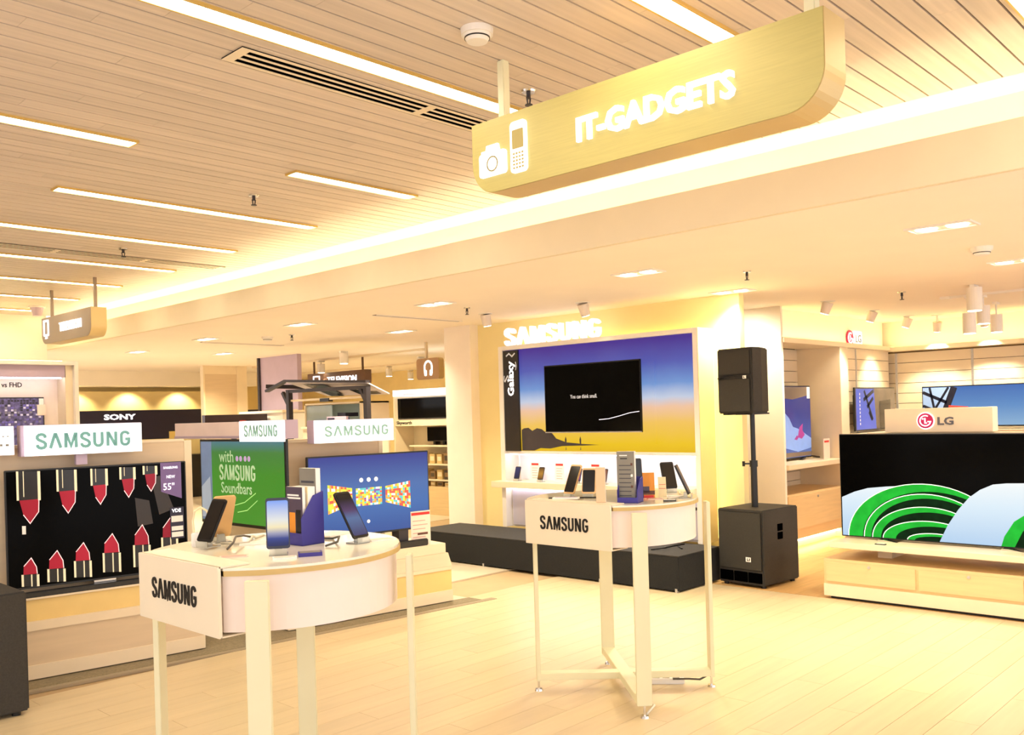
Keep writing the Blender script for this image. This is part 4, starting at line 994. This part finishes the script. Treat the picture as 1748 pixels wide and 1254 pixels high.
PC = [M('pic_yellow', (.93, .82, .25), .4, emit=.7), M('pic_red', (.85, .30, .25), .4, emit=.7), M('pic_teal', (.30, .68, .72), .4, emit=.7), M('pic_white', (.90, .90, .88), .4, emit=.7), M('pic_orange', (.93, .58, .25), .4, emit=.7), M('pic_violet', (.42, .30, .62), .4, emit=.7), M('pic_lime', (.70, .78, .25), .4, emit=.7)]
def card(*a):
    global b
    b = B(); mosaic(*a); b.obj('picture_card', None, t)
card(-.345, -.155, .735, .940, .795, .905, [PC[0], PC[4], PC[4], PC[0], PC[6], PC[3], PC[1]])
card(-.125, .085, .775, .90, .775, .90, PC)
card(.115, .325, .785, .90, .725, .925, [PC[1], PC[3], PC[4], PC[1], PC[2], PC[0]])
for dx, dz, dr in ((-.08, .957, .016), (-.02, .957, .016), (.04, .957, .016), (-.03, .66, .013)): B().flat(arc(dx, dz, dr, 0, 340, 12), -.003).obj('picture_dot', PC[3], t)
b = B(); b.box(-.3, -.22, .0, .1, .44, .565); b.box(.22, .30, 0, .1, .44, .565); b.obj('stand', DGREY, t)
t = T('price_card', 'tall price card with red heading leaning on the blue television', 'price card', (4.582, 4.993, .44), -8)
box('card', (-.295, -.125, .093, .096, .0, .255), M('card_pink', (.98, .90, .84), .5), t); box('heading', (-.29, -.13, .092, .093, .225, .245), RED, t)
b = B()
for k in range(6): b.box(-.28, -.15 - .02 * (k % 2), .092, .093, .03 + k * .03, .036 + k * .03)
b.obj('print', M('print_rose', (.86, .66, .62)), t); box('price_print', (-.24, -.15, .092, .093, .078, .094), M('print_brown', (.4, .25, .2)), t)
t = T('soundbar', 'short black soundbar on the counter under the blue television', 'soundbar', (4.582, 4.993, .44), -8)
box('body', (-.52, -.17, .054, .09, 0, .05), BLACK, t, .006); box('grille', (-.51, -.18, .0525, .054, .006, .044), GRILLE, t)
# green side
GTV = MG('green_tv', [(0, (.30, .62, .18)), (.6, (.27, .60, .16)), (.85, (.28, .55, .25)), (1, (.34, .52, .62))], 'Z', .66, 1.27, .8)
t = tv('television', 'television with green soundbar advertisement on the side of the island', (3.30, 5.77, 0), -90, 1.155, .655, 1.272, GTV, bez=.016, depth=.06)
b = B(); b.flat([(-.56, .68), (-.56, 1.255), (-.40, 1.255), (-.40, .68)], -.003, M('ad_greyblue', (.40, .48, .62), .4, emit=.6, noise=.1)); b.flat([(-.56, .70), (-.56, .92), (-.43, 1.0), (-.41, .70)], -.0033, M('ad_pale', (.60, .66, .74), .4, emit=.6))
for k, dx in enumerate((.0, .05, .11, .16)): b.flat(arc(dx + .06 - .1, 1.135, .02, 0, 340, 12), -.003, M('ad_violet', (.66, .55, .72), .4, emit=.7))
Lf, Rt = ribbon([(-.1, .80), (.05, .83), (.2, .90)], .006)
for i in range(2): b.flat([tuple(q) for q in (Lf[i], Lf[i + 1], Rt[i + 1], Rt[i])], -.0034, M('ad_line', (.66, .85, .52), .4, emit=.6))
Lf, Rt = ribbon([(-.05, .755), (.08, .775), (.22, .85)], .006)
for i in range(2): b.flat([tuple(q) for q in (Lf[i], Lf[i + 1], Rt[i + 1], Rt[i])], -.0034, M('ad_line', (.66, .85, .52)))
b.obj('picture', None, t)
ADL = M('ad_letter', (.70, .80, .66), .6, emit=.45, spec=.05)
text(t, 'with', .20, .085, -.19, 1.15, -.003, .001, ADL, name='screen_lettering'); maker_word(t, .49, .105, -.045, 1.035, -.003, .001, ADL, bold=.17, name='screen_lettering'); text(t, 'Soundbars', .42, .08, -.06, .925, -.003, .001, ADL, bold=.01, name='screen_lettering')
t = T('lightbox_sign', 'white lightbox with faint maker name above the green television', 'sign', (3.27, 5.19, 1.275), -90, 'white lightbox signs')
box('body', (-.53, .02, .02, .12, .0, .125), LILAC, t, .002); box('face', (-.527, .017, -.002, .02, -.018, .123), LBOX, t); maker_word(t, .42, .075, -.25, .055, -.002, .003, TEALP, bold=.18)
t = T('header_ledge', 'long pale ledge board running left behind the green television', 'shelf board', (3.34, 5.72, 1.275), -90)
box('board', (-1.1, -.005, .0, .10, .0, .12), M('pale_lilac_board', (.92, .84, .84), .5), t, .002); box('lip', (-1.1, -.005, -.006, .0, .0, .02), LILAC, t)


# ================================================================== FAR PART OF THE SHOP
t = T('display_booth', 'white framed booth with a crowd picture screen at the left edge', 'display unit', (4.07, 10.6, 0), 0)
b = B(); b.box(-.045, 0, 0, .5, 0, 2.13); b.box(-2.6, -.045, 0, .5, 2.085, 2.13); b.obj('frame', WHITE, t, .003)
box('soffit_board', (-2.6, -.12, .06, .5, 1.95, 2.085), LILAC, t); box('side_board', (-.125, -.045, .06, .5, 0, 2.085), CREAM, t); box('back_board', (-2.6, -.125, .3, .5, 0, 1.95), M('booth_cream', (.96, .90, .85), .5), t)
text(t, 'vs FHD', .21, .055, -.605, 1.875, .3, .004, BLKL, bold=.015)
box('inner_fill_glow', (-2.5, -.15, .10, .12, 1.935, 1.949), LEDN, t)  # glowing strip added to brighten the inside of the booth
box('top_light', (-2.5, -.1, .2, .23, 2.131, 2.145), LEDW, t)
t = tv('television', 'television with a violet crowd picture in the white booth', (3.12, 10.85, 0), 0, 1.32, 1.0, 1.735, M('crowd_picture', (.30, .27, .42), .3, emit=.45, noise=.8, scale=28), bez=.012)
b = B(); random.seed(5)
CR = [M('crowd_grey', (.45, .43, .47), .4, emit=.5), M('crowd_violet', (.36, .32, .60), .4, emit=.5), M('crowd_dark', (.14, .13, .18), .4, emit=.3), M('crowd_pale', (.72, .70, .78), .4, emit=.5)]
for i in range(40):
    for j in range(12):
        if random.random() < .55:
            x0, z0 = -.63 + i * .0315, 1.40 + j * .026
            b.flat([(x0, z0), (x0 + .025, z0), (x0 + .025, z0 + .02), (x0, z0 + .02)], -.003, CR[2] if j > 9 else random.choice(CR))
b.obj('picture', None, t)
t = T('price_card', 'small price card stuck to the crowd picture screen', 'price card', (3.73, 10.83, 1.53), 0); box('card', (-.03, .06, 0, .004, 0, .12), PINKP, t); box('tag', (-.01, .04, 0, .004, .12, .19), PAPER, t)
# black header wall far left
t = T('brand_wall', 'far wall fixture with a long black header in white serif letters', 'display unit', (6.0, 16.0, 0), 0)
box('back_board', (.0, 3.6, .4, .5, 0, 2.0), YWALL, t); box('header', (.1, 2.55, 0, .2, 1.12, 1.65), NAVY, t); box('header', (2.57, 3.6, 0, .2, 1.12, 1.62), NAVY, t)
text(t, 'SONY', .56, .10, .83, 1.535, 0, .01, LWHITE, bold=.03); text(t, 'SO', .20, .10, 2.35 + .35, 1.50, 0, .01, LWHITE, bold=.03); box('counter', (.1, 3.6, .0, .4, .0, .8), BLACK, t)
box('small_card', (1.72, 1.92, -.02, 0, 1.12, 1.25), M('card_yellow', (.92, .82, .50), .5), t)
text(t, 'SONY', .4, .09, 1.4, .95, -.01, .01, LWHITE, bold=.03); box('lower_header', (.3, 2.0, -.005, .05, .86, 1.04), NAVY, t)
struct(box('wall_bulkhead', (4.6, 9.5, 15.9, 16.6, 2.08, ZS), PLASTER)); struct(box('wall_far_panel', (5.2, 9.6, 16.6, 16.7, 0, ZS), YWALL))
for k in range(4): lamp_point('wall_wash', 'SPOT', (6.2 + k * .95, 16.12, 2.06), 16, (1, .82, .48), .03, rot=(R(20), 0, 0), spot=110, blend=.6)
t = T('partition_panel', 'plain beige partition panel beyond the black headers', 'partition', (7.36, 14.0, 0), 0)
box('panel', (.03, .62, .0, .06, 0, 2.2), BEIGE, t); box('post', (0, .03, -.02, .08, 0, ZS), CREAM, t); box('post', (.62, .80, -.03, .08, 0, ZS), CREAM, t); box('top_rail', (.03, .62, 0, .06, 2.2, ZS), CREAM, t)
t = T('brand_header', 'black header board with a small red emblem behind the lightbox signs', 'sign', (6.0, 11.0, 1.28), 0)
box('board', (-.2, .72, 0, .08, 0, .21), M('header_dusky', (.22, .17, .20), .35), t); b = B(); b.prism(rrect(.29, .40, .03, .13, .02), -.006, 0); b.obj('emblem', RED, t); b = B(); b.cyl((.325, -.008, .085), .018, .004, 'y', 12); b.cyl((.365, -.008, .085), .018, .004, 'y', 12); b.obj('emblem_mark', PAPER, t); text(t, 'T', .05, .07, .45, .08, 0, .006, LWHITE, name='lettering', bold=.03)
box('post', (.2, .26, .02, .06, -1.28, 0), DGREY, t); box('post', (.6, .66, .02, .06, -1.28, 0), DGREY, t)
# lilac panel
t = T('partition_panel', 'tall lilac grey panel hanging down from the soffit', 'partition', (7.3, 11.6, 0), -90)
box('glass_board', (-.5, .48, 0, .05, 1.55, ZS), LILAC, t); box('lower_board', (-.5, .48, 0, .05, .9, 1.55), BEIGE, t); box('post', (-.55, -.5, -.03, .07, 0, ZS), DGREY, t); box('post', (.48, .50, -.01, .06, 0, ZS), LILAC, t)
t = T('white_counter', 'white counter front standing before the lilac panel', 'counter', (6.75, 11.2, 0), -90)
box('body', (-.55, .55, 0, .48, 0, 1.50), WHITE, t, .004); box('top', (-.57, .57, -.02, .5, 1.50, 1.53), CREAM, t)
# canopy stand
t = T('canopy_stand', 'black steel display canopy on two posts behind the island', 'display stand', (6.2, 8.92, 0), -90)
for px_ in (-.76, .80):
    box('post', (px_ - .03, px_ + .03, 0, .06, 0, 1.76), DGREY, t); b = B(); b.bar((px_, .03, 1.56), (px_ + (-.14 if px_ < 0 else -.12), .03, 1.74), .04, .04); b.obj('strut', DGREY, t)
b = B(); b.bar((-1.22, .0, 1.77), (-.78, .0, 1.88), .06, .03); b.bar((-.78, 0, 1.88), (.86, 0, 1.80), .06, .03); b.bar((-1.22, .0, 1.83), (-.7, .3, 1.80), .05, .05); b.bar((-.8, .03, 1.75), (.8, .03, 1.74), .05, .04); b.obj('top_frame', DGREY, t)
b = B(); b.add([(-.78, .0, 1.86), (.86, .0, 1.78), (.72, .42, 1.66), (-.5, .42, 1.68), (-.78, .0, 1.875), (.86, .0, 1.795), (.72, .42, 1.675), (-.5, .42, 1.695)], [(0, 1, 2, 3), (4, 5, 6, 7), (0, 1, 5, 4), (1, 2, 6, 5), (2, 3, 7, 6), (3, 0, 4, 7)]); b.obj('roof_panel', M('canopy_pale', (.80, .76, .78), .4), t)
for x0, x1 in ((-.48, .0), (.1, .72)):
    b = B(); b.add([(x0, .05, 1.822), (x1, .05, 1.79), (x1 - .1, .38, 1.67), (x0 + .12, .38, 1.675)], [(0, 1, 2, 3)]); b.obj('screen_panel', GLOSS, t)
box('sensor', (-.10, .08, .02, .08, 1.60, 1.64), BLACK, t); box('crossbar', (-.8, .8, .03, .05, 1.62, 1.645), CREAM, t)
t = T('glass_cabinet', 'pale blue glass cabinet under the black canopy', 'cabinet', (6.75, 9.5, 0), -90)
box('back', (-.62, .55, .4, .42, .2, 1.58), M('cabinet_blue', (.70, .80, .84), .3), t); box('side', (-.64, -.62, 0, .42, 0, 1.60), CREAM, t); box('side', (.55, .60, 0, .42, 0, 1.60), CREAM, t); box('top', (-.64, .6, 0, .42, 1.58, 1.60), CREAM, t); box('glass', (-.62, -.05, .02, .026, .3, 1.57), M('cabinet_glass', (.80, .90, .95), .05, alpha=.35), t); box('base', (-.62, .55, 0, .4, 0, .9), CREAM, t)
box('shelf_goods', (-.05, .12, .1, .3, 1.42, 1.47), NAVY, t); box('goods_rail', (-.5, .2, .06, .1, 1.38, 1.41), BLUEH, t)
t = T('colour_chart', 'narrow stand with stacked blue bars beside the lightbox signs', 'stand', (5.6, 7.9, 0), -90)
box('board', (-.10, .24, 0, .03, 0, 1.42), LILAC, t); 
b = B()
for k in range(7): b.box(-.08, .04, -.004, 0, 1.14 + k * .04, 1.165 + k * .04, (NAVY, BLUEH, M('bar_blue', (.38, .42, .72), .5))[k % 3])
b.obj('bars', None, t)
t = T('side_partition', 'cream partition end behind the pale lightbox sign', 'partition', (5.3, 7.6, 0), -90); box('panel', (-.4, .9, 0, .08, 0, 1.30), CREAM, t); box('cap', (-.42, .92, -.01, .09, 1.30, 1.32), CREAM, t)
# far signs
t = T('hanging_sign', 'far brown hanging sign, its white word partly hidden by the canopy', 'sign', (8.3, 11.6, 1.86), -90)
B().prism(boat(1.5, 0, .26, .10), 0, .12).obj('body', BROWNS, t); text(t, 'TELEVISION', .75, .10, .17, .14, 0, .01, LWHITE, bold=.02)
b = B(); Lf, Rt = ribbon([(-.58, .09), (-.58, .21), (-.42, .21), (-.42, .09), (-.58, .09)], .02)
for i in range(4): b.prism([tuple(q) for q in (Lf[i], Lf[i + 1], Rt[i + 1], Rt[i])], -.01, 0)
b.obj('screen_icon', LWHITE, t)
for px_ in (-.65, .62): box('post', (px_ - .012, px_ + .012, .05, .074, .26, ZS - 1.86), BROWNS, t)
t = T('hanging_sign', 'small hanging sign with a white headphone icon beside the pillar', 'sign', (7.6, 8.72, 1.86), -90)
B().prism(rrect(-.13, .30, 0, .27, .04), 0, .08).obj('body', GOLDE, t); B().prism(rrect(-.128, .298, .002, .268, .038), -.004, 0).obj('face_panel', M('headphone_face', (.70, .55, .38), .5), t)
b = B(); Lf, Rt = ribbon([(.035, .07)] + arc(.1, .155, .07, 190, -10, 14, .075) + [(.165, .07)], .024)
for i in range(len(Lf) - 1): b.prism([tuple(q) for q in (Lf[i], Lf[i + 1], Rt[i + 1], Rt[i])], -.01, -.004)
b.prism(rrect(.03, .068, .045, .12, .014), -.012, -.004); b.prism(rrect(.132, .17, .045, .12, .014), -.012, -.004); b.obj('headphone_icon', LWHITE, t)
box('post', (.0, .03, .03, .06, .27, ZS - 1.86), CREAM, t)
# wall unit with two screens
t = T('wall_unit', 'cream wall unit with white header, two black screens and shelves', 'display unit', (8.4, 9.75, 0), -90)
s2 = 8.4 / 9
box('back_board', (-.56, .75, .35, .4, 0, 1.78), CREAM, t); box('header', (-.56, .75, -.02, .4, 1.69, 1.78), LBOX, t)
box('header_print', (-.32, .0, -.022, -.02, 1.705, 1.722), M('print_lilac', (.66, .62, .80)), t); box('side', (-.58, -.55, 0, .4, 0, 1.69), CREAM, t)
box('mid_shelf', (-.56, .75, 0, .36, 1.26, 1.345), CREAM, t); text(t, 'Skyworth', .34, .062, -.34, 1.30, 0, .004, BLKL, bold=.02)
for z_ in (.98, .72, .5): box('shelf', (-.3, .75, .05, .36, z_ - .02, z_), CREAM, t)
box('lower_cabinet', (-.3, .75, .05, .36, .0, .40), MAPLE, t)
t = tv('television', 'wide black television under the white header of the wall unit', (8.46, 9.66, 0), -90, 1.30, 1.36, 1.66, GLOSS, bez=.012)
t = tv('television', 'small black television below the word on the wall unit', (8.62, 9.60, 0), -90, .50, 1.03, 1.24, GLOSS, bez=.01)
b = B(); b.box(-.12, -.08, .0, .1, .985, 1.03); b.box(.08, .12, 0, .1, .985, 1.03); b.obj('stand', BLACK, t)
random.seed(11)
cols = [M('pack_brown', (.55, .42, .26), .5, noise=.2), M('pack_tan', (.78, .66, .44), .5, noise=.2), M('pack_dark', (.28, .22, .16), .5, noise=.2), M('pack_pale', (.90, .84, .70), .5, noise=.1)]
nmz = ['brown', 'tan', 'dark', 'pale']
for r_, z_ in (('upper', .72), ('middle', .5), ('lower', .40)):
    for k in range(6):
        c = random.randrange(4); hh = (.16 if z_ == .72 else (.14 if z_ == .5 else .07)) * random.uniform(.8, 1.1)
        t = T('product_box', '%s small product box on the %s shelf of the wall unit, %s from the left' % (nmz[c], r_, ('first', 'second', 'third', 'fourth', 'fifth', 'last')[k]), 'box', (8.5, 9.92 - k * .15, z_), -90 + random.uniform(-6, 6), 'boxes on the wall unit shelves')
        box('carton', (-.055, .055, 0, .12, 0, hh), cols[c], t, .002); box('label', (-.04, .04, -.001, 0, hh * .3, hh * .75), cols[(c + 2) % 4], t)
for x, y in ((7.7, 9.6), (9.2, 11.5), (10.5, 13.0), (10.8, 16), (7.2, 13.2), (5.4, 13.5)): lamp_point('far_fill', 'SPOT', (x, y, 2.3), 60, (1, .85, .55), .08, spot=140, blend=.8)  # added fill spots without fittings, to brighten the far part of the shop
